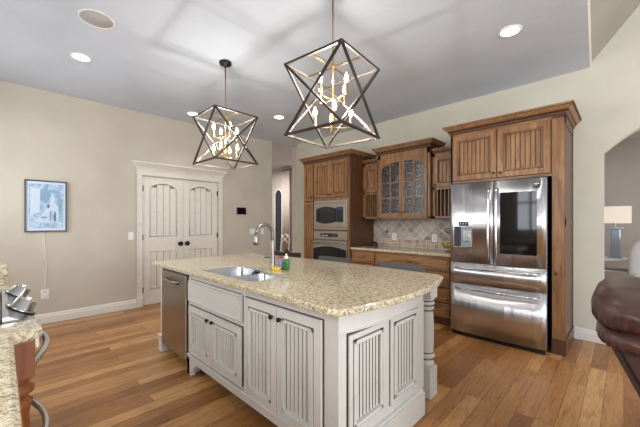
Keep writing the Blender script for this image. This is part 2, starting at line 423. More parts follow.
# vaulted ceiling of the living room: small riser then a steep slope, then flat
def slope_pts(y, x0): return [(x0, y)]
m = MB()
def strip(pa, pb, za, zb, offa, offb):
    A = [(pa[0]+offa, pa[1], za), (pb[0]+offa, pb[1], za), (pb[0]+offb, pb[1], zb), (pa[0]+offb, pa[1], zb)]
    t = 0.04
    vs = [m.bm.verts.new(p) for p in A] + [m.bm.verts.new((p[0]-t, p[1], p[2]+t)) for p in A]
    for q in ((0, 1, 2, 3), (7, 6, 5, 4), (0, 4, 5, 1), (1, 5, 6, 2), (2, 6, 7, 3), (3, 7, 4, 0)): m.bm.faces.new([vs[i] for i in q])
strip(e1, e2, ZC+0.003, 3.10, 0.0, 0.014)
struct('trim_1', m, 'wallR')
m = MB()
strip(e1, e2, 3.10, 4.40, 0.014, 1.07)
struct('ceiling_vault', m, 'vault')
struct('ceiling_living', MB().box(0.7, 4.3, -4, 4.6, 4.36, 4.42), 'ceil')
# left wall (picture, pantry)
dy0, dy1, dz = 1.545, 2.804, 2.05
m = MB().box(XL-0.14, XL, -0.80, dy0, 0, ZC).box(XL-0.14, XL, dy1, 4.055, 0, ZC).box(XL-0.14, XL, dy0, dy1, dz, ZC)
struct('wall_left', m, 'wall')
# fridge wall with the arched opening
ax0, ahw, az = -0.156, 1.1, 2.08
Rr = ahw/math.sin(R(45)); cx = ax0+ahw; cz = az-Rr*math.cos(R(45))
arc = [(cx+Rr*math.sin(R(a)), cz+Rr*math.cos(R(a))) for a in [-45+90*i/24 for i in range(25)]]
m = MB().box(-5.20, ax0, YW, YW+0.13, 0, 2.936)
m.poly_prism([(ax0, 2.936)] + [(ax0, az)] + arc + [(cx+ahw, az), (cx+ahw, 0), (4.3, 0), (4.3, 2.936)], YW, YW+0.13, 'y')
m.box(-5.20, -0.27, YW, YW+0.13, 2.936, ZC)
m.box(-0.27, 4.3, YW+0.012, YW+0.13, 2.936, 4.4)
struct('wall_back', m, 'wallR')
struct('wall_hall', MB().box(-5.50, -5.20, 4.70, 4.84, 0, ZC), 'hall')
struct('wall_far', MB().box(-10, -5.2, 6.30, 6.42, 0, ZC), 'hall')
struct('wall_side', MB().box(-10, -9.9, -0.8, 6.3, 0, ZC), 'hall')
m = MB().box(XL-0.14, 0.6, -0.80, -0.66, 0, 1.1).box(XL-0.14, 0.6, -0.80, -0.66, 2.4, ZC).box(XL-0.14, -5.0, -0.80, -0.66, 1.1, 2.4).box(-3.0, -1.4, -0.80, -0.66, 1.1, 2.4).box(-0.1, 0.6, -0.80, -0.66, 1.1, 2.4)
struct('wall_front', m, 'wall')
for i_, (a, b) in enumerate(((-5.0, -3.0), (-1.4, -0.1))):
    m = MB()
    for q in (a, a+(b-a)/3, a+(b-a)*2/3, b): m.box(q-0.03, q+0.03, -0.76, -0.70, 1.1, 2.4)
    m.box(a, b, -0.76, -0.70, 1.1, 1.16).box(a, b, -0.76, -0.70, 2.34, 2.4).box(a, b, -0.755, -0.705, 1.73, 1.77)
    struct('window_%d' % (i_+1), m, 'trim')
# room seen through the arch
struct('wall_niche', MB().box(-3.0, 3.5, 7.6, 7.72, 0, 3.0), 'grey')
struct('ceiling_niche', MB().box(-3.0, 3.5, YW+0.13, 7.7, 2.75, 2.80), 'ceil')
# baseboards
bp = [(0, 0), (0.018, 0), (0.018, 0.085), (0.012, 0.10), (0.012, 0.115), (0.004, 0.13), (0, 0.13)]
struct('baseboard_left', MB().sweep([(XL, 1.47), (XL, -0.66)][::-1], bp), 'trim')
struct('baseboard_pantry', MB().sweep([(XL, 2.89), (XL, 4.055), (XL-0.14, 4.055)], bp), 'trim')
struct('baseboard_back', MB().sweep([(-0.414, YW), (ax0, YW), (ax0, YW+0.13)], bp), 'trim')

# pantry doors with casing and crown
def leaf_root(name, y):
    o = bpy.data.objects.new(name, None); C.objects.link(o); o.location = (XL, y, 0); OFF[o.name] = Vector(o.location); o['kind'] = 'structure'
    return o
d1 = leaf_root('door_1', dy0)
def pantry_leaf(d, y0, knob_right):
    w = (dy1-dy0)/2-0.002; T = faceE(XL-0.045, y0, 0.008); h = dz-0.012; th = 0.040
    fw = 0.105; m = MB(T)
    zb0, zb1, zu0, zu1 = 0.24, 0.84, 1.08, 1.86
    m.box(0, w, 0, 0.022, 0, h, mi=1)
    m.box(0, fw, 0.0, th, 0, h, 0.003, mi=0); m.box(w-fw, w, 0, th, 0, h, 0.003)
    m.box(fw, w-fw, 0, th, 0, zb0, 0.002); m.box(fw, w-fw, 0, th, zb1, zu0, 0.002)
    # arched top rail
    wc = w/2; hw = w/2-fw; rise = 0.085
    ar = [(wc+hw*math.sin(a)/math.sin(1.0), zu1+rise*(math.cos(a)-math.cos(1.0))/(1-math.cos(1.0))) for a in [1.0-2.0*i/14 for i in range(15)]]
    P = [(fw, h), (w-fw, h)] + ar
    A = m.poly_prism([(x, z) for x, z in P], 0, th, 'y')
    n = 4; pw = (w-2*fw-0.012)/n
    for a, b in ((zb0+0.006, zb1-0.006), (zu0+0.006, zu1+0.004)):
        for k in range(n):
            top = b
            if a > 1: top = zu1+rise*(0.15 if k in (0, 3) else 0.72)
            m.box(fw+0.006+k*pw+0.0035, fw+0.006+(k+1)*pw-0.0035, 0.018, 0.031, a, top, 0.004)
    obj('door_panel', m, ['linen', 'lglaze'], d)
    # sticking moulding round the panels
    s = MB(T)
    s.tube([(fw, th, zb0), (w-fw, th, zb0), (w-fw, th, zb1), (fw, th, zb1)], 0.006, 6, True)
    s.tube([(fw, th, zu0), (w-fw, th, zu0)] + [(x, th, z) for x, z in ar] + [(fw, th, zu1)], 0.006, 6, True)
    obj('panel_moulding', s, 'linen', d)
    ky = y0+(w-0.055 if knob_right else 0.055)
    k = MB(); k.lathe([(0.030, 0), (0.030, 0.008), (0.012, 0.012), (0.012, 0.035), (0.026, 0.042), (0.040, 0.056), (0.034, 0.070), (0.0, 0.076)], (XL-0.006, ky, 0.96), 18, 'x')
    obj('knob', k, 'orb', d)
    for z in (0.25, 1.08, 1.85):
        hy = y0+(0.0 if knob_right else w)
        obj('hinge', MB().tube([(XL+0.004, hy, z-0.045), (XL+0.004, hy, z+0.045)], 0.007, 8).box(XL-0.007, XL+0.001, hy-0.012, hy+0.012, z-0.043, z+0.043), 'orb', d)
pantry_leaf(d1, dy0+0.001, True)
d2 = leaf_root('door_2', (dy0+dy1)/2)
pantry_leaf(d2, (dy0+dy1)/2+0.001, False)
m = MB()
for y0, y1 in ((dy0-0.09, dy0-0.006), (dy1+0.006, dy1+0.09)):
    m.box(XL, XL+0.022, y0, y1, 0, 2.06, 0.004); m.box(XL, XL+0.03, y0, y0+0.02, 0, 2.06, 0.004); m.box(XL, XL+0.034, y0-0.004, y1+0.004, 0, 0.15, 0.004)
m.box(XL, XL+0.026, dy0-0.09, dy1+0.09, 2.06, 2.17, 0.003)
m.sweep([(XL, dy0-0.09), (XL+0.026, dy0-0.09), (XL+0.026, dy1+0.09), (XL, dy1+0.09)],
        [(0, 2.155), (0.012, 2.155), (0.012, 2.17), (0.02, 2.185), (0.045, 2.215), (0.065, 2.235), (0.07, 2.24), (0.07, 2.262), (0, 2.262)])
m.box(XL, XL+0.026, dy0-0.09, dy1+0.09, 2.16, 2.262)
struct('trim_2', m, 'linen')
struct('trim_3', MB().box(XL-0.13, XL-0.06, dy0, dy1, 0, dz), 'lglaze')

# recessed cans, speaker
CANS = [(-4.041, 0.578, 'recessed ceiling light nearest the left edge, above the picture'), (-0.732, 3.194, 'recessed ceiling light above the refrigerator, right of the pendants'),
        (-4.877, 2.117, 'recessed ceiling light in front of the pantry doors, left of the far pendant'), (-4.034, 3.17, 'recessed ceiling light between the two pendants')]
r0 = None
for x, y, lab in CANS:
    if r0 is None:
        r0 = thing('ceiling_light', lab, 'ceiling light', (x, y, ZC), 'recessed ceiling lights')
        obj('trim_ring', MB().lathe([(0.070, -0.001), (0.096, -0.001), (0.094, -0.007), (0.076, -0.010), (0.070, -0.004)], (x, y, ZC), 32), 'plate', r0)
        obj('lens', MB().lathe([(0.0, -0.006), (0.072, -0.006), (0.072, -0.001), (0, -0.001)], (x, y, ZC), 32), 'can', r0)
    else: dup(r0, (x, y, ZC), 0, lab)
    d = bpy.data.lights.new('can_beam', 'SPOT'); d.energy = 15; d.spot_size = R(110); d.spot_blend = 0.9; d.shadow_soft_size = 0.07; d.color = (1, 0.97, 0.94)
    o = bpy.data.objects.new('can_beam', d); C.objects.link(o); o.location = (x, y, ZC-0.03)
sp = thing('ceiling_speaker', 'round grey speaker grille set flush in the ceiling, upper left', 'speaker', (-3.188, 0.564, ZC))
obj('rim', MB().lathe([(0.115, -0.001), (0.135, -0.001), (0.133, -0.008), (0.117, -0.009), (0.115, -0.004)], (-3.188, 0.564, ZC), 36), 'plate', sp)
obj('grille', MB().lathe([(0, -0.006), (0.117, -0.006), (0.117, -0.001), (0, -0.001)], (-3.188, 0.564, ZC), 36), 'speaker', sp)

# ------------------------------------------------------------------ kitchen island
FY, EX = 1.155, -1.0
IS = thing('kitchen_island', 'antique white beadboard kitchen island with turned corner post and footed sink base', 'kitchen island', (-2.2, 1.65, 0))
m = MB()
m.box(-3.44, -3.36, FY, 2.05, 0.0, 0.88, 0.003, mi=0)                 # end panel left of the dishwasher
m.box(-2.75, -2.733, FY+0.002, 2.05, 0.14, 0.88)
m.box(-1.84, EX-0.021, FY+0.021, 1.19, 0.16, 0.88); m.box(-2.733, -1.84, FY+0.021, 1.178, 0.16, 0.88)
m.box(-2.733, -1.84, 1.62, 1.65, 0.14, 0.88); m.box(-1.84, EX-0.021, 1.19, 2.05, 0.14, 0.88); m.box(-3.36, -1.84, 1.75, 2.05, 0.0, 0.88)
m.box(-2.733, -1.84, 1.175, 1.75, 0.14, 0.16); m.box(-1.86, -1.84, 1.175, 1.75, 0.14, 0.88)
m.box(-3.36, -2.75, 1.70, 1.75, 0.0, 0.88)
obj('body', m, 'white', IS)
obj('toe_kick', MB().box(-2.74, EX-0.06, FY+0.09, 1.26, 0, 0.14).box(-3.36, -2.74, 1.24, 1.26, 0, 0.10), 'dark', IS)
# face frame rails and stiles (front)
m = MB()
m.box(-2.733, -2.700, FY, FY+0.02, 0.17, 0.88, 0.002, mi=0); m.box(-1.86, -1.815, FY, FY+0.02, 0.17, 0.88, 0.002)
m.box(-2.70, -1.86, FY, FY+0.02, 0.83, 0.88); m.box(-2.70, -1.86, FY, FY+0.02, 0.605, 0.64); m.box(-2.70, -1.86, FY+0.004, FY+0.02, 0.17, 0.20)
m.box(-1.815, -1.10, FY, FY+0.02, 0.825, 0.88); m.box(-1.815, -1.10, FY, FY+0.02, 0.16, 0.175)
m.box(-1.10, EX, FY, FY+0.02, 0.16, 0.88, 0.003)
# end face frame
m.box(EX-0.02, EX, FY+0.0205, 1.215, 0.16, 0.88, 0.002); m.box(EX-0.02, EX-0.001, 1.215, 2.055, 0.76, 0.88, 0.002); m.box(EX-0.02, EX, 1.572, 1.613, 0.185, 0.765)
m.box(EX-0.02, EX+0.001, 1.965, 2.06, 0.17, 0.775, 0.003); m.box(EX-0.02, EX-0.0015, 1.214, 1.97, 0.17, 0.222)
obj('face_frame', m, 'white', IS)
# curved apron below the bowed end of the worktop
m = MB(); ap = [(EX, FY+0.002)] + [(EX+0.045*math.sin(PI*i/12)**0.8, FY+0.002+(2.05-FY)*i/12) for i in range(1, 12)] + [(EX, 2.05)]
m.poly_prism(ap, 0.775, 0.884, smooth=False)
m.poly_prism([(EX+0.004, FY+0.01)]+[(x+0.006, y) for x, y in ap[1:-1]]+[(EX+0.004, 2.045)], 0.768, 0.775)
obj('apron', m, 'white', IS)
# furniture base: skirt with shaped foot, plinth at the end
m = MB()
sk = [(-2.745, 0.0), (-2.665, 0.0), (-2.668, 0.035), (-2.645, 0.055), (-2.625, 0.06), (-2.615, 0.085), (-2.585, 0.105), (-2.56, 0.115), (-1.012, 0.115), (-1.012, 0.165), (-2.745, 0.165)]
m.poly_prism(sk, FY-0.014, FY+0.02, 'y')
m.box(-2.75, EX-0.012, FY-0.020, FY, 0.160, 0.172, 0.004)
m.box(-2.745, -2.70, FY-0.014, FY+0.08, 0, 0.14)
obj('skirt', m, 'white', IS)
m = MB().box(EX-0.01, EX+0.030, FY-0.015, 2.02, 0.0, 0.165, 0.003); m.box(EX-0.01, EX+0.022, FY-0.01, 2.015, 0.165, 0.182, 0.006)
obj('plinth', m, 'white', IS)
m = MB(); m.box(-3.455, -3.36, FY-0.018, FY+0.01, 0.0, 0.15, 0.004); m.box(-3.46, -3.36, FY-0.024, FY+0.01, 0.15, 0.17, 0.006); m.box(-3.458, -3.44, FY, 2.05, 0.0, 0.15, 0.004)
obj('plinth', m, 'white', IS)
obj('floor_shoe', MB().box(EX+0.030, EX+0.040, FY, 2.02, 0.0, 0.012, 0.003), 'floor', IS)
# false drawer front over the sink
m = MB(faceS(-2.70, FY, 0.642)); m.box(-0.003, 0.843, 0, 0.003, -0.003, 0.188, mi=1); m.box(0, 0.84, 0.001, 0.016, 0, 0.185, 0.005, mi=0); m.box(0.012, 0.828, 0.01, 0.026, 0.014, 0.171, 0.007)
obj('drawer_front', m, ['white', 'glaze'], IS)
def isl_door(x0, x1, z0, z1, kx, kz):
    d = obj('door', panel_door(faceS(x0, FY, z0), x1-x0, z1-z0, 0.02, 0.05, 0.034), ['white', 'glaze'], IS)
    knob_at(d, (kx, FY-0.018, kz), (0, -1, 0))
isl_door(-2.700, -2.297, 0.205, 0.602, -2.335, 0.553); isl_door(-2.292, -1.862, 0.205, 0.602, -2.255, 0.553)
isl_door(-1.815, -1.470, 0.178, 0.820, -1.505, 0.757); isl_door(-1.464, -1.102, 0.178, 0.820, -1.428, 0.757)
for y0, y1 in ((1.229, 1.565), (1.622, 1.955)):
    obj('end_panel', panel_door(faceE(EX-0.008, y0, 0.228), y1-y0, 0.520, 0.018, 0.028, 0.032, 0.02), ['white', 'glaze'], IS)
# turned posts
def post(x, y):
    m = MB(); m.box(x-0.058, x+0.058, y-0.058, y+0.058, 0.745, 0.884, 0.003)
    for zz, rr in ((0.7225, 0.0475), (0.688, 0.0475), (0.652, 0.046), (0.33, 0.045), (0.283, 0.044)): m.lathe([(rr, zz-0.004), (rr+0.0055, zz-0.003), (rr+0.0055, zz+0.003), (rr, zz+0.004)], (x, y, 0), 28, mi=1)
    m.mi = 0
    m.lathe([(0.055, 0.745), (0.057, 0.735), (0.048, 0.725), (0.048, 0.720), (0.058, 0.712), (0.058, 0.700), (0.048, 0.692), (0.048, 0.684), (0.056, 0.676), (0.054, 0.664), (0.047, 0.655),
             (0.046, 0.640), (0.050, 0.60), (0.053, 0.50), (0.053, 0.42), (0.049, 0.34), (0.046, 0.325), (0.057, 0.315), (0.058, 0.300), (0.047, 0.290), (0.045, 0.275), (0.052, 0.262), (0.057, 0.25), (0.056, 0.235)], (x, y, 0), 28)
    m.box(x-0.058, x+0.058, y-0.058, y+0.058, 0.0, 0.225, 0.004); m.lathe([(0.072, 0.218), (0.054, 0.238)], (x, y, 0), 4)
    obj('corner_post', m, ['white', 'glaze'], IS)
post(-1.085, 2.285); post(-3.37, 2.11)

# granite top with a sink cut-out
def slab(outer, inner, z0, z1, rnd=0.008):
    m = MB(); bm = m.bm
    def ring(pts, z, inset=0.0):
        return [bm.verts.new((x, y, z)) for x, y in pts]
    def inset(pts, d):
        n = len(pts); out = []
        for i in range(n):
            a, b, c = Vector(pts[i-1]), Vector(pts[i]), Vector(pts[(i+1) % n])
            n1 = Vector(((b-a).y, -(b-a).x)).normalized(); n2 = Vector(((c-b).y, -(c-b).x)).normalized()
            q = (n1+n2).normalized(); q = q/max(0.4, q.dot(n1)); out.append((b.x-q.x*d, b.y-q.y*d))
        return out
    lv = [(z0, rnd), (z0+rnd*0.6, rnd*0.15), (z0+rnd*1.4, 0), (z1-rnd*1.4, 0), (z1-rnd*0.5, rnd*0.2), (z1, rnd)]
    O = [ring(inset(outer, d), z) for z, d in lv]
    n = len(outer)
    for A, B in zip(O, O[1:]):
        for i in range(n): bm.faces.new((A[i], A[(i+1) % n], B[(i+1) % n], B[i]))
    for zz, loop in ((z0, O[0]), (z1, O[-1])):
        if inner:
            I = ring(inner, zz); k = len(I)
            es = [bm.edges.get((loop[i], loop[(i+1) % n])) or bm.edges.new((loop[i], loop[(i+1) % n])) for i in range(n)]
            es += [bm.edges.new((I[i], I[(i+1) % k])) for i in range(k)]
            bmesh.ops.triangle_fill(bm, use_beauty=True, edges=es)
            if zz == z0: I0 = I
            else:
                for i in range(k): bm.faces.new((I0[i], I0[(i+1) % k], I[(i+1) % k], I[i]))
        else: bm.faces.new(loop)
    return m
def rounded(pts, r, seg=5):
    out = []; n = len(pts)
    for i in range(n):
        a, b, c = Vector(pts[i-1]), Vector(pts[i]), Vector(pts[(i+1) % n])
        rr = min(r, (a-b).length*.45, (c-b).length*.45)
        p, q = b+(a-b).normalized()*rr, b+(c-b).normalized()*rr
        for k in range(seg+1):
            t = k/seg; out.append(tuple((1-t)**2*p+2*t*(1-t)*b+t*t*q))
    return out
right = [(-0.955, 1.068), (-0.925, 1.10), (-0.895, 1.23), (-0.862, 1.42), (-0.848, 1.62), (-0.860, 1.85), (-0.905, 2.10), (-0.968, 2.31), (-1.0, 2.348)]
back = [(-1.05, 2.355), (-1.4, 2.37), (-1.8, 2.38), (-2.2, 2.38), (-2.6, 2.362), (-3.0, 2.335), (-3.40, 2.29)]
top_outline = [(-3.47, 1.10), (-3.44, 1.07), (-2.4, 1.07), (-1.3, 1.07), (-0.985, 1.055)] + right + back + [(-3.47, 2.24)]
hole = rounded([(-2.55, 1.168), (-1.79, 1.168), (-1.79, 1.49), (-2.10, 1.49), (-2.10, 1.56), (-2.55, 1.56)], 0.05)
o = obj('countertop', slab(top_outline, hole, 0.884, 0.92), 'granite', None)
tag(base_origin(o, (-2.2, 1.6, 0.884)), 'beige speckled granite island worktop with bowed right end and sink cut-out', 'countertop')

# undermount sink
sk = thing('kitchen_sink', 'stainless double-bowl sink set under the island granite', 'sink', (-2.135, 1.345, 0.70))
def bowl(x0, x1, y0, y1, zb, name):
    m = MB(); bm = m.bm; T0 = rounded([(x0, y0), (x1, y0), (x1, y1), (x0, y1)], 0.05)
    def r(z, d):
        cx_, cy_ = (x0+x1)/2, (y0+y1)/2
        return [bm.verts.new((cx_+(x-cx_)*(1-d/(x1-x0)*2), cy_+(y-cy_)*(1-d/(y1-y0)*2), z)) for x, y in T0]
    L = [r(0.911, 0.0), r(0.905, 0.001), r(zb+0.03, 0.008), r(zb+0.006, 0.02), r(zb, 0.05)]
    n = len(T0)
    for A, B in zip(L, L[1:]):
        for i in range(n):
            f = bm.faces.new((A[i], A[(i+1) % n], B[(i+1) % n], B[i])); f.smooth = True
    bm.faces.new(L[-1])
    b = obj(name, m, 'steel', sk)
    sd = b.modifiers.new('thick', 'SOLIDIFY'); sd.thickness = 0.002; sd.offset = 1
    cxm, cym = (x0+x1)/2, (y0+y1)/2
    obj('drain', MB().lathe([(0.0, 0.001), (0.03, 0.001), (0.042, 0.003), (0.045, 0.001), (0.045, 0), (0, 0)], (cxm, cym, zb), 20), 'chrome', b)
bowl(-2.547, -2.105, 1.182, 1.557, 0.70, 'bowl'); bowl(-2.097, -1.793, 1.182, 1.487, 0.75, 'bowl')
# scrubber resting on the divider
o = tag(base_origin(obj('sink_scrubber', MB().puff((-2.09, 1.42, 0.925), (0.035, 0.022, 0.014), 0.8, 0.8, 16, 8).tube([(-2.09, 1.41, 0.928), (-2.05, 1.36, 0.932), (-2.02, 1.33, 0.926)], 0.006, 8), 'black'), (-2.09, 1.42, 0.911)),
        'small black dish scrubber lying on the sink divider', 'scrubber')

# faucet
fx, fy = -2.145, 1.615
fa = thing('kitchen_faucet', 'tall brushed nickel gooseneck faucet with pull-down spout behind the sink', 'faucet', (fx, fy, 0.92))
obj('base', MB().lathe([(0.032, 0), (0.032, 0.005), (0.026, 0.010), (0.0235, 0.02), (0.022, 0.10), (0.019, 0.20), (0.016, 0.24), (0.014, 0.25)], (fx, fy, 0.92), 24), 'nickel', fa)
ux, uy = 0.06, -0.998
pts = [(fx, fy, 1.10), (fx, fy, 1.22)]
for i in range(1, 13):
    a = PI*i/12*0.98; rr = 0.085
    pts.append((fx+ux*(rr-rr*math.cos(a)), fy+uy*(rr-rr*math.cos(a)), 1.22+0.082*math.sin(a)))
obj('neck', MB().tube(pts, 0.0145, 14), 'nickel', fa)
ex, ey = pts[-1][0], pts[-1][1]
obj('spray_head', MB().tube([(ex, ey, 1.232), (ex, ey, 1.20), (ex+ux*.003, ey+uy*.003, 1.165), (ex+ux*.006, ey+uy*.006, 1.135)], [0.016, 0.018, 0.0215, 0.021], 16), 'nickel', fa)
h = obj('handle', MB().tube([(fx, fy, 1.03), (fx-0.052, fy-0.036, 1.03)], 0.017, 14).tube([(fx-0.045, fy-0.031, 1.038), (fx-0.085, fy-0.062, 1.052), (fx-0.125, fy-0.092, 1.062)], [0.008, 0.006, 0.005], 8), 'nickel', fa)

# things beside the faucet
g = thing('soap_bottle', 'green dish soap bottle with white cap behind the island sink', 'soap bottle', (-2.02, 1.665, 0.92))
obj('bottle', MB().puff((-2.02, 1.665, 0.968), (0.034, 0.024, 0.049), 0.5, 0.8, 20, 12), 'green', g)
obj('cap', MB().lathe([(0.014, 0), (0.014, 0.03), (0.007, 0.034), (0.006, 0.05)], (-2.02, 1.665, 1.008), 14), 'plate', g)
g = thing('spray_bottle', 'small lilac bottle with red trigger cap beside the green soap', 'bottle', (-2.085, 1.665, 0.92))
obj('bottle', MB().lathe([(0.02, 0), (0.022, 0.005), (0.022, 0.065), (0.010, 0.085), (0.010, 0.095)], (-2.085, 1.665, 0.92), 16), 'purple', g)
obj('cap', MB().box(-2.10, -2.065, 1.655, 1.675, 1.015, 1.035, 0.004), 'red', g)
tag(base_origin(obj('sponge', MB().box(-2.115, -2.045, 1.585, 1.63, 0.92, 0.948, 0.006), 'yellow'), (-2.08, 1.607, 0.92)), 'yellow sponge at the foot of the green soap bottle', 'sponge')

# dishwasher
dw = thing('dishwasher', 'stainless dishwasher at the left end of the island', 'dishwasher', (-3.05, 1.4, 0))
obj('tub', MB().box(-3.355, -2.755, FY+0.02, 1.69, 0.09, 0.866), 'black', dw)
obj('door_panel', MB().box(-3.345, -2.765, FY-0.022, FY+0.02, 0.10, 0.845, 0.006), 'steel_warm', dw)
obj('control_strip', MB().box(-3.345, -2.765, FY-0.016, FY+0.02, 0.846, 0.866, 0.002).box(-2.765, -2.752, FY-0.006, FY+0.02, 0.09, 0.866), 'black', dw)
obj('handle', MB().tube([(-3.22, FY-0.022, 0.775), (-3.20, FY-0.05, 0.772), (-3.05, FY-0.056, 0.768), (-2.91, FY-0.05, 0.772), (-2.89, FY-0.022, 0.775)], 0.009, 10), 'steel_warm', dw)
obj('pocket', MB().box(-3.20, -2.91, FY-0.0235, FY-0.02, 0.742, 0.768), 'dark', dw)
obj('kick_plate', MB().box(-3.35, -2.76, 1.235, 1.25, 0.0, 0.09), 'black', dw)

# ------------------------------------------------------------------ stools behind the island
st = thing('counter_stool', 'charcoal upholstered counter stool at the island in front of the wall ovens', 'stool', (-2.33, 2.42, 0), 'grey counter stools')
def stool(st, cx_, mat, wood):
    m = MB(); m.box(cx_-0.21, cx_+0.21, 2.20, 2.60, 0.60, 0.68, 0.03); obj('seat', m, mat, st)
    pts = [(cx_+0.245*math.sin(a)*1.0, 2.60+0.045*(math.cos(a)-0.4)) for a in [-1.25+2.5*i/12 for i in range(13)]]
    pl = [(x, y) for x, y in pts] + [(x, y+0.035) for x, y in pts[::-1]]
    m = MB().poly_prism(pl, 0.70, 0.925, smooth=True); b = obj('backrest', m, mat, st)
    for sx in (-1, 1):
        for sy, y in ((-1, 2.22), (1, 2.58)):
            obj('leg', MB().tube([(cx_+sx*0.19, y, 0.61), (cx_+sx*0.21, y+sy*0.015, 0.0)], [0.018, 0.014], 4, square=True), wood, st)
    obj('footrest', MB().tube([(cx_-0.2, 2.215, 0.22), (cx_+0.2, 2.215, 0.22)], 0.01, 8), wood, st); obj('stretcher', MB().tube([(cx_-0.2, 2.59, 0.30), (cx_+0.2, 2.59, 0.30)], 0.01, 8), wood, st)
    for sx in (-1, 1): obj('back_post', MB().tube([(cx_+sx*0.16, 2.585, 0.62), (cx_+sx*0.16, 2.612, 0.74)], 0.011, 8), wood, st)
stool(st, -2.33, 'stool', 'stoolwood')
dup(st, (-1.50, 2.40, 0), R(-2), 'charcoal upholstered counter stool at the island in front of the drawers near the refrigerator')
st2 = thing('dining_chair', 'dark espresso wood chair with a peaked top rail, left of the wall oven cabinet', 'chair', (-3.17, 2.62, 0))
def wood_chair(c, x, y):
    obj('seat', MB().box(x-0.22, x+0.22, y-0.22, y+0.18, 0.60, 0.64, 0.01), 'stoolwood', c)
    tp = [(x-0.26, 0.88), (x-0.25, 0.935), (x-0.1, 0.925), (x-0.03, 0.93), (x, 0.965), (x+0.03, 0.93), (x+0.1, 0.925), (x+0.25, 0.935), (x+0.26, 0.88), (x, 0.85)]
    obj('top_rail', MB().poly_prism(tp, y+0.15, y+0.18, 'y'), 'stoolwood', c)
    for k in range(4): obj('slat', MB().box(x-0.14+k*0.08, x-0.10+k*0.08, y+0.158, y+0.172, 0.64, 0.875, 0.003), 'stoolwood', c)
    for sx in (-1, 1):
        obj('leg', MB().tube([(x+sx*0.20, y-0.2, 0.60), (x+sx*0.21, y-0.21, 0)], 0.016, 4, square=True), 'stoolwood', c)
        obj('leg', MB().tube([(x+sx*0.225, y+0.165, 0.90), (x+sx*0.215, y+0.16, 0.6), (x+sx*0.21, y+0.18, 0)], 0.016, 4, square=True), 'stoolwood', c)
wood_chair(st2, -3.17, 2.46)

# ------------------------------------------------------------------ crown profile for the wood cabinets
def crown(path, z0, z1, out=0.07, parent=None, mat='alder'):
    h = z1-z0
    prof = [(0, z0), (0.012, z0), (0.012, z0+h*.18), (0.02, z0+h*.24), (out*.45, z0+h*.45), (out*.78, z0+h*.68), (out*.80, z0+h*.76), (out, z0+h*.80), (out, z1), (0, z1)]
    return obj('crown_moulding', MB().sweep(path, prof, gl=(1, 3, 6)), [mat, 'wglaze'], parent)
WG = ['alder', 'wglaze']

# oven tower
OV = thing('oven_cabinet', 'tall knotty alder cabinet housing microwave and wall oven', 'cabinet', (-3.69, 4.2, 0))
x0, x1, yf, yb = -4.235, -3.145, 3.92, YW-0.004
m = MB().box(x0, x0+0.02, yf, yb, 0, 2.40).box(x0+0.02, x1-0.021, yf+0.021, yb-0.001, 1.70, 2.39).box(x0+0.02, -3.985, yf+0.021, yb-0.001, 0.0, 1.70).box(x0+0.02, x1-0.021, yf+0.021, yb-0.001, 0.09, 0.60).box(-3.985, x1-0.021, 4.50, yb-0.001, 0.6, 1.70)
m.box(-3.985, x1-0.021, yf+0.021, 4.5, 1.175, 1.19)
obj('body', m, 'alder', OV)
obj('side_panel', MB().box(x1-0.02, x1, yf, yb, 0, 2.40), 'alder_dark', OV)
m = MB(); m.box(x0, x1-0.02, yf, yf+0.02, 2.345, 2.40).box(x0, x0+0.03, yf, yf+0.02, 0.1, 2.35).box(-3.99, -3.965, yf, yf+0.02, 0.1, 2.35).box(-3.20, -3.165, yf, yf+0.02, 0.1, 2.35).box(-3.965, -3.20, yf, yf+0.02, 1.69, 1.745).box(-3.965, -3.20, yf, yf+0.02, 0.55, 0.60)
obj('face_frame', m, 'alder', OV)
crown([(x0, yb), (x0, yf), (x1, yf), (x1, yb)][::-1][::-1], 2.375, 2.485, 0.07, OV)
for a, b, z0, z1, kx in ((x0+0.012, -3.985, 1.70, 2.355, None), (x0+0.012, -3.985, 0.62, 1.68, None), (-3.958, -3.575, 1.745, 2.355, -3.60), (-3.571, -3.195, 1.745, 2.355, -3.545), (-3.958, -3.575, 0.12, 0.55, -3.60), (-3.571, -3.195, 0.12, 0.55, -3.545)):
    d = obj('door', panel_door(faceS(a, yf, z0), b-a, z1-z0, 0.02, 0.045 if kx is None else 0.055, 0.055, 0.012), WG, OV)
    if kx: knob_at(d, (kx, yf-0.018, 1.79 if z0 > 1 else 0.5), (0, -1, 0))
    else: knob_at(d, (-4.01, yf-0.018, 1.76 if z0 > 1.6 else 0.98), (0, -1, 0))
# built-in microwave
MW = thing('microwave', 'built-in stainless microwave with a black oval window above the wall oven', 'microwave', (-3.58, 4.15, 1.19))
obj('case', MB().box(-3.94, -3.22, yf+0.03, 4.40, 1.205, 1.66), 'black', MW)
m = MB(); m.box(-3.965, -3.20, yf-0.018, yf-0.002, 1.192, 1.232, 0.003).box(-3.965, -3.20, yf-0.018, yf-0.002, 1.645, 1.692, 0.003).box(-3.965, -3.925, yf-0.018, yf-0.002, 1.23, 1.65, 0.003).box(-3.24, -3.20, yf-0.018, yf-0.002, 1.23, 1.65, 0.003)
m.box(-3.925, -3.24, yf-0.002, yf+0.03, 1.232, 1.645)
obj('trim_frame', m, 'steel_warm', MW)
obj('door', MB().box(-3.92, -3.245, yf-0.03, yf-0.002, 1.24, 1.64, 0.004), 'steel_warm', MW)
def lens(x0, x1, z0, z1, y0, y1, bulge):
    n = 12; p = []
    for i in range(n+1):
        t = i/n; p.append((x0+(x1-x0)*t, z0-bulge*math.sin(PI*t)))
    for i in range(n+1):
        t = 1-i/n; p.append((x0+(x1-x0)*t, z1+bulge*math.sin(PI*t)))
    return MB().poly_prism(p, y0, y1, 'y')
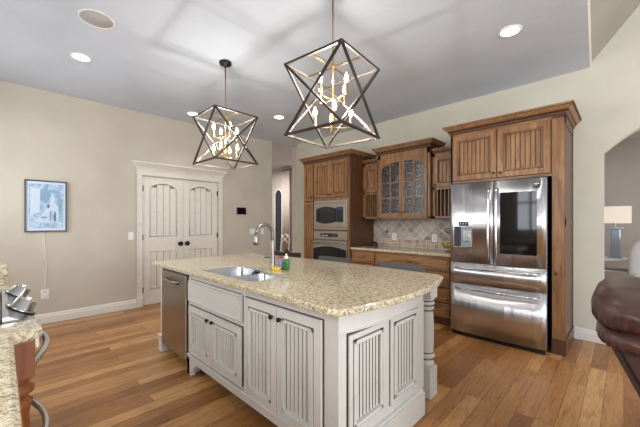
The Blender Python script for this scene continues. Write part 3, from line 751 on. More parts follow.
obj('window', lens(-3.895, -3.42, 1.33, 1.55, yf-0.033, yf-0.029, 0.035), 'screen', MW)
obj('control_panel', MB().box(-3.415, -3.27, yf-0.033, yf-0.029, 1.32, 1.57, 0.002), 'black', MW)
for r_ in range(4):
    for c_ in range(3): obj('button', MB().box(-3.40+c_*0.042, -3.37+c_*0.042, yf-0.035, yf-0.032, 1.345+r_*0.04, 1.367+r_*0.04), 'dark', MW)
obj('display', MB().box(-3.40, -3.285, yf-0.035, yf-0.032, 1.52, 1.55), 'blue', MW)
# wall oven
WO = thing('wall_oven', 'built-in stainless wall oven with black display under the microwave', 'oven', (-3.58, 4.15, 0.60))
obj('case', MB().box(-3.94, -3.22, yf+0.03, 4.45, 0.605, 1.165), 'black', WO)
obj('control_panel', MB().box(-3.965, -3.20, yf-0.022, yf+0.03, 1.02, 1.17, 0.004), 'steel_warm', WO)
obj('display', lens(-3.79, -3.40, 1.075, 1.125, yf-0.026, yf-0.021, 0.006), 'screen', WO)
for k in range(5): obj('button', MB().box(-3.76+k*0.032, -3.745+k*0.032, yf-0.028, yf-0.025, 1.085, 1.10), 'plate', WO)
obj('clock', MB().box(-3.52, -3.44, yf-0.028, yf-0.025, 1.09, 1.118), 'blue', WO)
dd = obj('door', MB().box(-3.965, -3.20, yf-0.03, yf+0.03, 0.605, 1.012, 0.005), 'steel_warm', WO)
n = 12; wp = [(-3.955, 0.64), (-3.21, 0.64)] + [(-3.21-0.745*i/n, 0.86+0.05*math.sin(PI*i/n)) for i in range(n+1)]
obj('window', MB().poly_prism(wp, yf-0.034, yf-0.029, 'y'), 'screen', dd)
obj('handle', MB().tube([(-3.90, yf-0.03, 0.955), (-3.88, yf-0.07, 0.955), (-3.58, yf-0.08, 0.955), (-3.28, yf-0.07, 0.955), (-3.26, yf-0.03, 0.955)], 0.011, 10), 'steel_warm', dd)

# base cabinets right of the tower
BX0, BX1, BY = -3.14, -1.535, 3.945
BC = thing('base_cabinet', 'knotty alder base cabinet with drawers between oven tower and refrigerator', 'cabinet', (-2.34, 4.25, 0))
obj('body', MB().box(BX0, BX1, BY+0.02, YW-0.004, 0.10, 0.884).box(BX0, BX1, BY, BY+0.02, 0.10, 0.884), 'alderX', BC)
obj('toe_kick', MB().box(BX0, BX1, BY+0.03, BY+0.05, 0, 0.10), 'alder_dark', BC)
def bail(parent, xc, z, y):
    obj('handle', MB().tube([(xc-0.045, y, z), (xc-0.045, y-0.02, z-0.004), (xc-0.03, y-0.026, z-0.014), (xc+0.03, y-0.026, z-0.014), (xc+0.045, y-0.02, z-0.004), (xc+0.045, y, z)], 0.0045, 8), 'orb', parent)
def drawer(xa, xb, za, zb):
    m = MB(faceS(xa, BY, za)); w_, h_ = xb-xa, zb-za
    m.box(-0.003, w_+0.003, 0, 0.003, -0.003, h_+0.003, mi=1); m.box(0, w_, 0.001, 0.019, 0, h_, 0.006, mi=0); m.box(0.03, w_-0.03, 0.012, 0.024, 0.028, h_-0.028, 0.006)
    d = obj('drawer', m, ['alderX', 'wglaze'], BC); bail(d, (xa+xb)/2, (za+zb)/2+0.006, BY-0.022)
for xa, xb in ((-3.11, -2.695), (-2.655, -1.745+0.18)):
    drawer(xa, xb, 0.70, 0.862)
for za, zb in ((0.50, 0.68), (0.31, 0.48), (0.12, 0.29)): drawer(-2.03, -1.565, za, zb)
for xa, xb in ((-3.11, -2.695), (-2.655, -2.36), (-2.355, -2.06)):
    d = obj('door', panel_door(faceS(xa, BY, 0.12), xb-xa, 0.56, 0.02, 0.055, 0.045, 0.012), WG, BC); knob_at(d, (xb-0.03, BY-0.018, 0.62), (0, -1, 0))
o = obj('countertop', slab([(BX0+0.003, 3.915), (BX1-0.003, 3.915), (BX1-0.003, YW-0.003), (BX0+0.003, YW-0.003)], None, 0.884, 0.92), 'granite')
tag(base_origin(o, (-2.34, 4.25, 0.884)), 'granite worktop on the wood base cabinets below the glass cabinet', 'countertop')
o = struct('trim_4', MB().box(BX0, BX1, YW-0.012, YW-0.001, 0.0, 0.455), 'tile'); o.location.z = 0.921
o['kind'] = 'structure'; o.name = 'wall_backsplash'
# bronze accent tiles
for i, xx in enumerate((-2.86, -2.40, -1.98)):
    if i == 0:
        ac = base_origin(obj('accent_tile', MB().poly_prism([(xx-0.028, 1.16), (xx, 1.132), (xx+0.028, 1.16), (xx, 1.188)], YW-0.016, YW-0.012, 'y'), 'diamond'), (xx, YW-0.012, 1.16))
        tag(ac, 'small dark bronze diamond accent tile in the backsplash, left of the outlet', 'tile')
# outlets on the backsplash
def outlet(name, lab, T, kind='outlet', group=None, w_=0.072, h_=0.115, cat='outlet'):
    loc = T @ Vector((0, 0, 0)); t = thing(name, lab, cat, loc, group)
    obj('plate', MB(T).box(-w_/2, w_/2, 0, 0.006, -h_/2, h_/2, 0.003), 'plate', t)
    n_ = max(1, round(w_/0.072))
    for k in range(n_):
        c_ = (k-(n_-1)/2)*0.046
        if kind == 'outlet':
            for dz_ in (-0.02, 0.02): obj('socket', MB(T).box(c_-0.014, c_+0.014, 0.004, 0.008, dz_-0.013, dz_+0.013, 0.003), 'slip', t)
        else: obj('rocker', MB(T).box(c_-0.016, c_+0.016, 0.004, 0.009, -0.032, 0.032, 0.002), 'plate', t)
    return t
outlet('wall_outlet', 'white outlet on the tile backsplash under the left side of the glass cabinet', faceS(-2.725, YW-0.012, 1.08), w_=0.075)
outlet('wall_outlet', 'white outlet on the tile backsplash beside the wire fruit basket', faceS(-2.04, YW-0.012, 1.08))
# small black speaker
t = thing('smart_speaker', 'small black dome speaker on the granite beside the oven tower', 'speaker', (-2.93, 4.28, 0.92))
obj('body', MB().lathe([(0.048, 0), (0.055, 0.012), (0.056, 0.03), (0.048, 0.062), (0.03, 0.078), (0.0, 0.083)], (-2.93, 4.28, 0.92), 24), 'black', t)
obj('base_ring', MB().lathe([(0.05, 0), (0.0565, 0.004), (0.0565, 0.009), (0.05, 0.012)], (-2.93, 4.28, 0.92), 24), 'dark', t)
# two-tier wire basket
bx, by = -1.665, 4.22
fb = thing('fruit_basket', 'two-tier black wire fruit basket beside the refrigerator', 'basket', (bx, by, 0.92))
def wire_bowl(z, r, d):
    m = MB()
    for k in range(3):
        rr = r*math.sqrt(max(0.05, 1-((k)/3)**2)); zz = z-d*k/3
        m.tube([(bx+rr*math.cos(a), by+rr*math.sin(a), zz) for a in [2*PI*i/24 for i in range(24)]], 0.0025, 6, True)
    for i in range(12):
        a = 2*PI*i/12; m.tube([(bx+r*math.cos(q)*math.cos(a), by+r*math.cos(q)*math.sin(a), z-d*math.sin(q)) for q in [PI/2*j/6*0.97 for j in range(7)]], 0.002, 5)
    obj('bowl', m, 'black', fb)
wire_bowl(1.04, 0.115, 0.085); wire_bowl(1.235, 0.085, 0.07)
obj('stand', MB().tube([(bx, by+0.0, 0.935), (bx, by, 1.32)], 0.003, 8).tube([(bx+0.07*math.cos(a), by+0.07*math.sin(a), 0.924) for a in [2*PI*i/20 for i in range(20)]], 0.003, 6, True).tube([(bx-0.07, by, 0.924), (bx, by, 0.94), (bx+0.07, by, 0.924)], 0.003, 6), 'black', fb)
for i in range(3):
    a0 = 0.5*i-0.5
    p = [(bx-0.02+0.085*math.cos(q)*math.cos(a0*.3), by-0.035+0.03*i+0.02*math.sin(q), 1.045-0.035*math.sin(q)+0.006*i) for q in [PI*(0.1+0.8*j/8) for j in range(9)]]
    o = base_origin(obj('banana', MB().tube(p, [0.005, 0.012, 0.016, 0.018, 0.018, 0.018, 0.016, 0.011, 0.005], 10), 'banana'), (bx, by, 1.0))
    tag(o, 'yellow banana lying in the lower wire basket', 'banana', 'bananas in the wire basket')

# upper cabinets
UY = 4.19
GC = thing('glass_cabinet', 'alder wall cabinet with two arched seeded-glass doors over the worktop', 'cabinet', (-2.372, 4.38, 1.375))
x0, x1 = -2.805, -1.94
m = MB().box(x0, x0+0.02, UY+0.02, YW-0.004, 1.375, 2.40).box(x1-0.02, x1, UY+0.02, YW-0.004, 1.375, 2.40).box(x0, x1, UY+0.02, YW-0.004, 1.375, 1.40).box(x0, x1, UY+0.02, YW-0.004, 2.26, 2.40)
obj('body', m, 'alder', GC)
obj('back_panel', MB().box(x0+0.02, x1-0.02, YW-0.02, YW-0.006, 1.40, 2.26), 'inside', GC)
for z in (1.69, 1.95): obj('shelf', MB().box(x0+0.02, x1-0.02, UY+0.06, YW-0.02, z, z+0.018), 'alder_dark', GC)
xm = -2.372; zs, zt = 2.10, 2.235
def archz(x): return zs+(zt-zs)*math.sqrt(max(0.0, 1-((x-xm)/0.375)**2)) if abs(x-xm) < 0.375 else zs
m = MB().box(x0, x0+0.045, UY, UY+0.02, 1.375, 2.40, 0.002).box(x1-0.045, x1, UY, UY+0.02, 1.375, 2.40, 0.002).box(x0, x1, UY, UY+0.02, 2.30, 2.40).box(x0, x1, UY, UY+0.02, 1.375, 1.40)
obj('face_frame', m, 'alder', GC)
crown([(x0, YW-0.004), (x0, UY), (x1, UY), (x1, YW-0.004)], 2.375, 2.485, 0.07, GC)
def glass_door(a, b, kx):
    th = UY-0.02; fw = 0.042
    m = MB(); m.mi = 0
    m.box(a, a+fw, th, UY, 1.40, 2.30 if False else 2.295, 0.003).box(b-fw, b, th, UY, 1.40, 2.295, 0.003).box(a+fw, b-fw, th, UY, 1.40, 1.455, 0.002)
    xs = [a+fw+(b-a-2*fw)*i/10 for i in range(11)]
    m.poly_prism([(a+fw, 2.295), (b-fw, 2.295)] + [(x, archz(x)) for x in xs[::-1]], th, UY, 'y')
    m.box(a-0.003, a, UY-0.003, UY, 1.397, 2.298, mi=1).box(b, b+0.003, UY-0.003, UY, 1.397, 2.298)
    d = obj('door', m, WG, GC)
    cx_ = (a+b)/2; mu = MB().box(cx_-0.008, cx_+0.008, th+0.002, UY-0.002, 1.45, archz(cx_)+0.004)
    for z in (1.455+0.235, 1.455+0.47): mu.box(a+fw, b-fw, th+0.002, UY-0.002, z-0.008, z+0.008)
    obj('muntin', mu, 'alder', d)
    obj('pane', MB().poly_prism([(a+fw, 1.455), (b-fw, 1.455)] + [(x, archz(x)) for x in xs[::-1]], th+0.009, th+0.012, 'y'), 'sgl', d)
    knob_at(d, (kx, th-0.001, 1.43+0.03), (0, -1, 0), r=0.011)
glass_door(-2.765, -2.375, -2.395); glass_door(-2.369, -1.978, -2.348)
# glassware shapes inside the glass cabinet
def side_upper(x0, x1, lab):
    c = thing('wall_cabinet', lab, 'cabinet', ((x0+x1)/2, 4.41, 1.375), 'side wall cabinets with wine slots'); y = 4.25
    m = MB().box(x0, x1, y+0.02, YW-0.004, 1.80, 2.30).box(x0, x0+0.018, y+0.02, YW-0.004, 1.375, 1.8).box(x1-0.018, x1, y+0.02, YW-0.004, 1.375, 1.8).box(x0, x1, y+0.02, YW-0.004, 1.375, 1.395)
    obj('body', m, 'alder', c); obj('back_panel', MB().box(x0+0.018, x1-0.018, YW-0.03, YW-0.006, 1.395, 1.80), 'inside', c)
    m = MB().box(x0, x0+0.04, y, y+0.02, 1.375, 2.30).box(x1-0.04, x1, y, y+0.02, 1.375, 2.30).box(x0, x1, y, y+0.02, 2.235, 2.30).box(x0, x1, y, y+0.02, 1.775, 1.81).box(x0, x1, y, y+0.02, 1.375, 1.405)
    obj('face_frame', m, 'alder', c)
    d = obj('door', panel_door(faceS(x0+0.03, y, 1.81), x1-x0-0.06, 0.425, 0.02, 0.05, 0.045, 0.010), WG, c); knob_at(d, (x0+0.055, y-0.018, 1.84), (0, -1, 0), r=0.011)
    n = 6
    for k in range(n):
        xx = x0+0.04+(x1-x0-0.08)*(k+0.5)/n; obj('plate_rail', MB().box(xx-0.006, xx+0.006, y+0.004, y+0.016, 1.40, 1.78), 'alder', c)
    crown([(x0, y), (x1, y)], 2.28, 2.345, 0.045, c)
side_upper(-3.138, -2.812, 'narrow alder wall cabinet with plate rack between oven tower and glass cabinet')
side_upper(-1.933, -1.535, 'narrow alder wall cabinet with plate rack between glass cabinet and refrigerator')

# ------------------------------------------------------------------ refrigerator surround
RC = thing('refrigerator_cabinet', 'alder surround and beadboard overhead cabinet around the refrigerator', 'cabinet', (-0.97, 4.2, 0))
yf = 3.88
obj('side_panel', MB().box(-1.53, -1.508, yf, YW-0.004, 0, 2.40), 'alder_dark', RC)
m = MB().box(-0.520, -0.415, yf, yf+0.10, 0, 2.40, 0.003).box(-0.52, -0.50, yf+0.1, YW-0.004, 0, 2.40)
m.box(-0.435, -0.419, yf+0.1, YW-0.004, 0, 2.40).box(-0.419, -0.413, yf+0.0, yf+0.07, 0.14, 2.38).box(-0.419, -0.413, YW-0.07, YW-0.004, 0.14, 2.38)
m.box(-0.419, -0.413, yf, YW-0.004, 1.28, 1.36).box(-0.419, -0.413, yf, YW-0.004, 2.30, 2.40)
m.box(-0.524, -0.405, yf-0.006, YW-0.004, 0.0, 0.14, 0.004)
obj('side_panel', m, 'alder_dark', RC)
obj('fluted_pilaster', MB().box(-0.518, -0.417, yf-0.004, yf, 0.15, 2.36, 0.002), 'alder', RC)
obj('body', MB().box(-1.507, -0.521, yf+0.021, YW-0.005, 1.80, 2.39), 'alder', RC)
obj('face_frame', MB().box(-1.53, -0.52, yf, yf+0.02, 1.79, 2.40, 0.002), 'alderX', RC)
crown([(-1.53, YW-0.004), (-1.53, yf), (-0.413, yf), (-0.413, YW-0.004)], 2.385, 2.488, 0.075, RC)
for a, b, kx in ((-1.498, -1.018, -1.045), (-1.008, -0.528, -0.98)):
    d = obj('door', panel_door(faceS(a, yf, 1.822), b-a, 0.535, 0.02, 0.06, 0.042, 0.012), WG, RC); knob_at(d, (kx, yf-0.018, 1.87), (0, -1, 0), r=0.012)

# refrigerator
RF = thing('refrigerator', 'stainless french-door refrigerator with touch screen and ice dispenser', 'refrigerator', (-1.01, 4.1, 0))
fx0, fx1, fyf = -1.478, -0.548, 3.735
obj('cabinet', MB().box(fx0+0.008, fx1-0.008, fyf+0.075, 4.52, 0.04, 1.765, 0.004).box(fx0+0.05, fx1-0.05, fyf+0.1, 4.45, 0.0, 0.04), 'dark', RF)
obj('hinge_cover', MB().box(fx1-0.12, fx1-0.01, fyf+0.06, fyf+0.2, 1.765, 1.785, 0.004).box(fx0+0.01, fx0+0.12, fyf+0.06, fyf+0.2, 1.765, 1.785, 0.004), 'dark', RF)
def curved(xa, xb, za, zb, bul=0.018):
    n = 16; fr = []
    for i in range(n+1):
        x = xa+(xb-xa)*i/n; u = (x-(fx0+fx1)/2)/((fx1-fx0)/2); yy = fyf-bul*(1-u*u)
        e = min(x-xa, xb-x)
        if e < 0.012: yy += 0.010*(1-e/0.012)**2
        fr.append((x, yy))
    m = MB().poly_prism(fr+[(xb, fyf+0.07), (xa, fyf+0.07)], za, zb, 'z')
    for f in m.bm.faces:
        if abs(f.normal.z) < 0.5: f.smooth = True
    return m
def fd(name, xa, xb, za, zb):
    return obj(name, curved(xa, xb, za, zb), 'steelZ', RF)
dl = fd('door', fx0, -1.017, 0.862, 1.765); dr = fd('door', -1.009, fx1, 0.862, 1.765)
m1 = fd('drawer', fx0, fx1, 0.618, 0.852); m2 = fd('drawer', fx0, fx1, 0.055, 0.608)
def yfront(x): u = (x-(fx0+fx1)/2)/((fx1-fx0)/2); return fyf-0.018*(1-u*u)
for d, x in ((dl, -1.052), (dr, -0.974)):
    yy = yfront(x); obj('handle', MB().tube([(x, yy, 0.93), (x, yy-0.035, 0.945), (x, yy-0.052, 1.05), (x, yy-0.058, 1.31), (x, yy-0.052, 1.56), (x, yy-0.035, 1.665), (x, yy, 1.68)], 0.012, 10), 'chrome', d)
for d, z in ((m1, 0.800), (m2, 0.565)):
    p = [(-1.41, yfront(-1.41), z)] + [(x, yfront(x)-0.045-0.012*math.sin(PI*(x+1.40)/0.78), z) for x in [-1.395+0.77*i/10 for i in range(11)]] + [(-0.61, yfront(-0.61), z)]
    obj('handle', MB().tube(p, 0.012, 10), 'chrome', d)
yy = yfront(-1.32)
ds = obj('ice_dispenser', MB().box(-1.438, -1.205, yy-0.001, yy+0.004, 1.03, 1.30, 0.002), 'chrome', dl)
obj('recess', MB().box(-1.430, -1.352, yy-0.004, yy, 1.04, 1.27), 'dark', ds)
obj('drip_area', MB().box(-1.350, -1.213, yy-0.004, yy, 1.04, 1.27), 'glassy', ds)
obj('spout', MB().box(-1.325, -1.245, yy-0.012, yy-0.003, 1.10, 1.23, 0.008).box(-1.31, -1.26, yy-0.025, yy-0.01, 1.15, 1.19, 0.004), 'chrome', ds)
obj('control', MB().box(-1.375, -1.27, yy-0.007, yy-0.001, 1.278, 1.325, 0.004), 'black', ds)
for k in range(3): obj('indicator', MB().box(-1.36+k*0.03, -1.352+k*0.03+0.004, yy-0.0085, yy-0.006, 1.298, 1.306), 'plate', ds)
# touch screen follows the door curve
def curved_plate(xa, xb, za, zb, off, th):
    n = 8; A = [(xa+(xb-xa)*i/n) for i in range(n+1)]
    return MB().poly_prism([(x, yfront(x)-off) for x in A]+[(x, yfront(x)+th) for x in A[::-1]], za, zb, 'z')
obj('touch_screen', curved_plate(-0.945, -0.620, 0.985, 1.635, 0.004, 0.001), 'screen', dr)
obj('badge', curved_plate(-0.650, -0.592, 1.680, 1.722, 0.003, 0.001), 'dark', dr)
obj('badge_print', curved_plate(-0.643, -0.600, 1.704, 1.712, 0.0045, 0.0).box(-0.64, -0.615, yfront(-0.63)-0.0045, yfront(-0.63)-0.002, 1.69, 1.695), 'plate', dr)
obj('toe_grille', MB().box(fx0+0.01, fx1-0.01, fyf+0.03, fyf+0.06, 0.0, 0.052), 'black', RF)

# ------------------------------------------------------------------ left wall things
PF = thing('picture_frame', 'framed pale blue print hanging on the beige wall', 'picture', (XL, 0.41, 1.195))
y0, y1, z0, z1 = 0.200, 0.618, 1.195, 1.862
m = MB()
for a, b, c, d in ((y0, y0+0.018, z0, z1), (y1-0.018, y1, z0, z1), (y0, y1, z0, z0+0.018), (y0, y1, z1-0.018, z1)): m.box(XL+0.002, XL+0.035, a, b, c, d, 0.003)
obj('frame', m, 'pframe', PF)
obj('mount', MB().box(XL+0.004, XL+0.020, y0+0.015, y1-0.015, z0+0.015, z1-0.015), 'pmat', PF)
obj('print', MB().box(XL+0.019, XL+0.023, y0+0.04, y1-0.04, z0+0.05, z1-0.045), 'picture', PF)
bluem = {n_: flat(n_, c_, 0.5) for n_, c_ in (('print_slate', (78, 108, 146)), ('print_pale', (192, 206, 220)), ('print_mid', (126, 156, 188)))}
M.update(bluem)
T = faceE(XL+0.023, y0, z0)
def paint(name, pts, mat, k):
    W_, H_ = 0.34, 0.57
    obj(name, MB(T).poly_prism([(0.04+W_*p[0], 0.05+H_*p[1]) for p in pts], 0, 0.0006+0.0004*k, 'y'), mat, PF)
def oval(cx_, cy_, rx, ry, ph, n=22, w_=0.12): return [(cx_+rx*math.cos(a)*(1+w_*math.sin(3*a+ph)), cy_+ry*math.sin(a)*(1+w_*math.cos(5*a+ph))) for a in [2*PI*i/n for i in range(n)]]
paint('painted_screen', [(0.03, 0.28), (0.30, 0.36), (0.32, 0.88), (0.05, 0.92)], 'print_pale', 1)
paint('painted_shade', oval(0.46, 0.74, 0.15, 0.17, 1), 'print_mid', 1)
paint('painted_shade', oval(0.88, 0.55, 0.07, 0.22, 2), 'print_mid', 1)
paint('painted_figure', [(0.10, 0.16), (0.30, 0.24), (0.46, 0.40), (0.56, 0.56), (0.68, 0.60), (0.84, 0.50), (0.86, 0.30), (0.80, 0.14), (0.60, 0.10), (0.34, 0.12)], 'print_pale', 2)
paint('painted_figure', oval(0.67, 0.66, 0.07, 0.09, 3), 'print_pale', 3)
paint('painted_fold', oval(0.62, 0.28, 0.035, 0.13, 1), 'print_mid', 4); paint('painted_fold', oval(0.74, 0.26, 0.04, 0.12, 4), 'print_slate', 4); paint('painted_fold', oval(0.42, 0.24, 0.10, 0.025, 2), 'print_mid', 4)
paint('painted_shade', oval(0.55, 0.50, 0.04, 0.05, 2), 'print_slate', 4)
cord = [(XL+0.008, 0.39, 1.195), (XL+0.008, 0.385, 1.1), (XL+0.010, 0.40, 0.95), (XL+0.008, 0.41, 0.8), (XL+0.009, 0.405, 0.65), (XL+0.008, 0.40, 0.50), (XL+0.02, 0.39, 0.44), (XL+0.026, 0.39, 0.40)]
o = obj('power_cord', MB().tube(cord, 0.004, 6).box(XL+0.012, XL+0.035, 0.375, 0.41, 0.355, 0.40, 0.005), 'plate')
tag(base_origin(o, (XL, 0.39, 0.36)), 'thin white cord running down from the picture to the wall outlet', 'cord')
outlet('wall_outlet', 'white outlet low on the beige wall below the picture', faceE(XL, 0.395, 0.385), w_=0.08, h_=0.125)
outlet('light_switch', 'single white light switch left of the pantry doors', faceE(XL, 1.385, 1.11), 'sw', cat='switch')
outlet('light_switch', 'double white light switch on the wall behind the faucet', faceE(XL, 3.56, 1.13), 'sw', w_=0.118, cat='switch')
outlet('light_switch', 'single white light switch near the hallway corner, right of the double switch', faceE(XL, 3.80, 1.13), 'sw', cat='switch')
t = thing('wall_tablet', 'small black control tablet on the wall right of the pantry', 'tablet', (XL, 3.30, 1.54))
obj('case', MB().box(XL, XL+0.02, 3.20, 3.405, 1.47, 1.61, 0.006), 'black', t)
obj('display', MB().box(XL+0.019, XL+0.022, 3.215, 3.39, 1.485, 1.598), 'screen', t)

# ------------------------------------------------------------------ range counter, lower left
FYc = 0.030
CR = thing('range_base_cabinet', 'reddish wood base cabinet with turned pilaster beside the range', 'cabinet', (-1.1, -0.3, 0))
obj('body', MB().box(-1.70, -0.35, -0.64, -0.02, 0.0, 0.884), 'cherry', CR)
m = MB().box(-1.73, -1.565, -0.02, 0.088, 0.745, 0.884, 0.004).box(-1.73, -1.565, -0.02, 0.088, 0.0, 0.16, 0.004).box(-1.73, -1.62, -0.02, 0.04, 0.16, 0.745)
obj('pilaster_block', m, 'cherry', CR)
m = MB().lathe([(0.050, 0.745), (0.053, 0.735), (0.040, 0.722), (0.040, 0.712), (0.055, 0.700), (0.055, 0.685), (0.038, 0.672), (0.038, 0.660), (0.052, 0.648), (0.046, 0.630), (0.040, 0.60), (0.045, 0.45), (0.040, 0.28), (0.052, 0.26), (0.040, 0.24), (0.05, 0.2), (0.05, 0.16)], (-1.625, 0.034, 0), 24)
obj('turned_pilaster', m, 'cherry', CR)
out = [(-0.33, -0.655), (-0.33, FYc), (-1.50, FYc), (-1.53, 0.036), (-1.545, 0.07), (-1.555, 0.095), (-1.585, 0.112), (-1.74, 0.112), (-1.745, -0.655)]
o = obj('countertop', slab(out, None, 0.885, 0.925, 0.014), 'granite')
tag(base_origin(o, (-1.0, -0.3, 0.885)), 'thick granite worktop in the near lower left corner with bumped-out edge', 'countertop')
RG = thing('range', 'stainless slide-in range with large chrome knobs between granite worktops', 'range', (-2.13, -0.3, 0))
rx0, rx1 = -2.512, -1.752
obj('body', MB().box(rx0, rx1, -0.64, 0.03, 0.05, 0.905), 'steel_warm', RG)
obj('cooktop', MB().box(rx0, rx1, -0.64, 0.000, 0.905, 0.935, 0.006), 'black', RG)
m = MB().poly_prism([(0.002, 0.90), (0.002, 0.945), (0.02, 0.945), (0.105, 0.895), (0.11, 0.87), (0.11, 0.80), (0.03, 0.80)], rx0, rx1, 'x')
cp = obj('control_panel', m, 'steel', RG)
nx = Vector((0, 0.05, 0.085)).normalized()
for x in (-2.37, -1.97):
    P = Vector((x, 0.060, 0.922)); s = MB().tube([P, P+nx*0.008, P+nx*0.012, P+nx*0.046, P+nx*0.052], [0.052, 0.052, 0.042, 0.039, 0.030], 22)
    k = obj('knob', s, 'chrome', RG); obj('knob_grip', MB(Matrix.Translation(P+nx*0.054) @ Matrix.Rotation(math.atan2(-0.05, 0.085), 4, 'X')).box(-0.032, 0.032, -0.010, 0.010, -0.006, 0.012, 0.005), 'chrome', k)
    obj('bezel', MB().tube([P+nx*0.001, P+nx*0.005], 0.058, 20), 'black', cp)
T = Matrix.Translation((-2.17, 0.06, 0.9225)) @ Matrix.Rotation(math.atan2(-0.05, 0.085), 4, 'X')
obj('display', MB(T).box(-0.09, 0.09, -0.022, 0.022, 0, 0.003), 'blue', cp)
od = obj('oven_door', MB().box(rx0+0.005, rx1-0.005, 0.03, 0.06, 0.36, 0.79, 0.005), 'steel_warm', RG)
obj('window', MB().box(rx0+0.12, rx1-0.12, 0.058, 0.063, 0.44, 0.66), 'screen', od)
dr2 = obj('drawer', MB().box(rx0+0.005, rx1-0.005, 0.03, 0.06, 0.08, 0.35, 0.005), 'steel_warm', RG)
for p_, z in ((od, 0.725), (dr2, 0.315)):
    pts = [(rx1-0.04, 0.06, z)] + [(rx1-0.045-0.67*i/14, 0.085+0.075*math.sin(PI*(i+0.6)/15.2), z) for i in range(15)] + [(rx0+0.04, 0.06, z)]
    obj('handle', MB().tube(pts, 0.014, 10), 'chrome', p_)
# grates on the cooktop
for gx in (-2.31, -1.95):
    m = MB()
    for k in range(4): m.tube([(gx-0.15+0.1*k, -0.58, 0.955), (gx-0.15+0.1*k, -0.06, 0.955)], 0.006, 6)
    for yv in (-0.58, -0.32, -0.06): m.tube([(gx-0.155, yv, 0.955), (gx+0.155, yv, 0.955)], 0.006, 6)
    for yv in (-0.57, -0.07):
        for xv in (gx-0.14, gx+0.14): m.box(xv-0.006, xv+0.006, yv-0.006, yv+0.006, 0.933, 0.955)
    obj('grate', m, 'black', RG)
CF = thing('end_base_cabinet', 'reddish wood base cabinet on the far side of the range', 'cabinet', (-2.67, -0.3, 0))
obj('body', MB().box(-2.83, -2.52, -0.64, 0.03, 0, 0.884), 'cherry', CF)
obj('pilaster_block', MB().box(-2.70, -2.52, 0.03, 0.09, 0, 0.884, 0.005), 'cherry', CF)
o = obj('countertop', slab([(-2.518, -0.655), (-2.518, 0.118), (-2.73, 0.118), (-2.77, 0.10), (-2.80, 0.05), (-2.86, 0.03), (-2.86, -0.655)], None, 0.884, 0.922, 0.01), 'granite')
tag(base_origin(o, (-2.7, -0.3, 0.884)), 'granite worktop on the far side of the range', 'countertop')
o = obj('granite_splash', MB().box(-2.855, -2.825, -0.655, 0.028, 0.922, 1.06, 0.004), 'granite')
tag(base_origin(o, (-2.84, -0.3, 0.922)), 'upright granite end splash standing on the far range worktop', 'backsplash')

# ------------------------------------------------------------------ pendants
def pendant(cx_, cy_, lab):
    p = thing('pendant_light', lab, 'pendant light', (cx_, cy_, 1.94), 'geometric lantern pendants')
    zt, zb, h = 2.445, 1.945, 0.241
    c = [(-h, -h), (h, -h), (h, h), (-h, h)]
    T_ = [Vector((cx_+x, cy_+y, zt)) for x, y in c]; B_ = [Vector((cx_+x, cy_+y, zb)) for x, y in c]
    m = MB(); r = 0.0075
    for i in range(4):
        j = (i+1) % 4
        m.tube([T_[i], T_[j]], r, square=True); m.tube([B_[i], B_[j]], r, square=True)
        m.tube([T_[i], B_[j]], r, square=True); m.tube([T_[j], B_[i]], r, square=True)
    for v in T_+B_: m.box(v.x-0.009, v.x+0.009, v.y-0.009, v.y+0.009, v.z-0.009, v.z+0.009, 0.003)
    bmesh.ops.recalc_face_normals(m.bm, faces=m.bm.faces); m.bm.normal_update(); cc = Vector((cx_, cy_, (zt+zb)/2))
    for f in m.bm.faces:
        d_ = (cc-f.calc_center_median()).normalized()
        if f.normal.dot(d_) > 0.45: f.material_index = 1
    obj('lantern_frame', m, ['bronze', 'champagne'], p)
    m = MB(); m.tube([(cx_-h, cy_, zt), (cx_+h, cy_, zt)], 0.005, square=True); m.tube([(cx_, cy_-h, zt), (cx_, cy_+h, zt)], 0.005, square=True)
    obj('cross_bar', m, 'gold', p)
    obj('rod', MB().tube([(cx_, cy_, 2.05), (cx_, cy_, 3.02)], 0.006, 10).lathe([(0.0, -0.012), (0.014, -0.008), (0.016, 0.0), (0.013, 0.06), (0.006, 0.075)], (cx_, cy_, 2.05), 14).lathe([(0.006, 0), (0.012, 0.006), (0.012, 0.03), (0.006, 0.036)], (cx_, cy_, 2.44), 12), 'gold', p)
    obj('canopy', MB().lathe([(0.062, 0.0), (0.064, -0.006), (0.062, -0.030), (0.040, -0.040), (0.012, -0.046), (0.010, -0.062), (0.007, -0.066)], (cx_, cy_, ZC), 28), 'orb', p)
    for tier, (z, rad, a0) in enumerate(((2.215, 0.128, R(-7)), (2.01, 0.130, R(-49)))):
        for k in range(4):
            a = a0+PI/2*k; x, y = cx_+rad*math.cos(a), cy_+rad*math.sin(a)
            arm = obj('arm', MB().tube([(cx_, cy_, z+0.0), (cx_+rad*.5*math.cos(a), cy_+rad*.5*math.sin(a), z-0.006), (x, y, z)], 0.0045, 8).lathe([(0.0, -0.006), (0.011, -0.004), (0.013, 0.002), (0.0105, 0.006), (0.0105, 0.075), (0.009, 0.077)], (x, y, z), 12), 'gold', p)
            obj('bulb', MB().lathe([(0.007, 0.077), (0.011, 0.088), (0.0145, 0.103), (0.012, 0.120), (0.006, 0.137), (0.001, 0.148)], (x, y, z), 12), 'bulb', arm)
    # stem between the tiers
    for z in (2.33, 2.15):
        d = bpy.data.lights.new('pendant_glow', 'POINT'); d.energy = 10; d.color = (1, 0.95, 0.90); d.shadow_soft_size = 0.012
        o = bpy.data.objects.new('pendant_glow', d); C.objects.link(o); o.location = (cx_+0.03, cy_-0.03, z)
    return p
p1 = pendant(-1.51, 1.68, 'nearer, larger-looking bronze geometric lantern pendant above the island')
p2 = pendant(-3.06, 1.68, 'farther bronze geometric lantern pendant above the sink end of the island')
p1.rotation_euler.z = R(6)

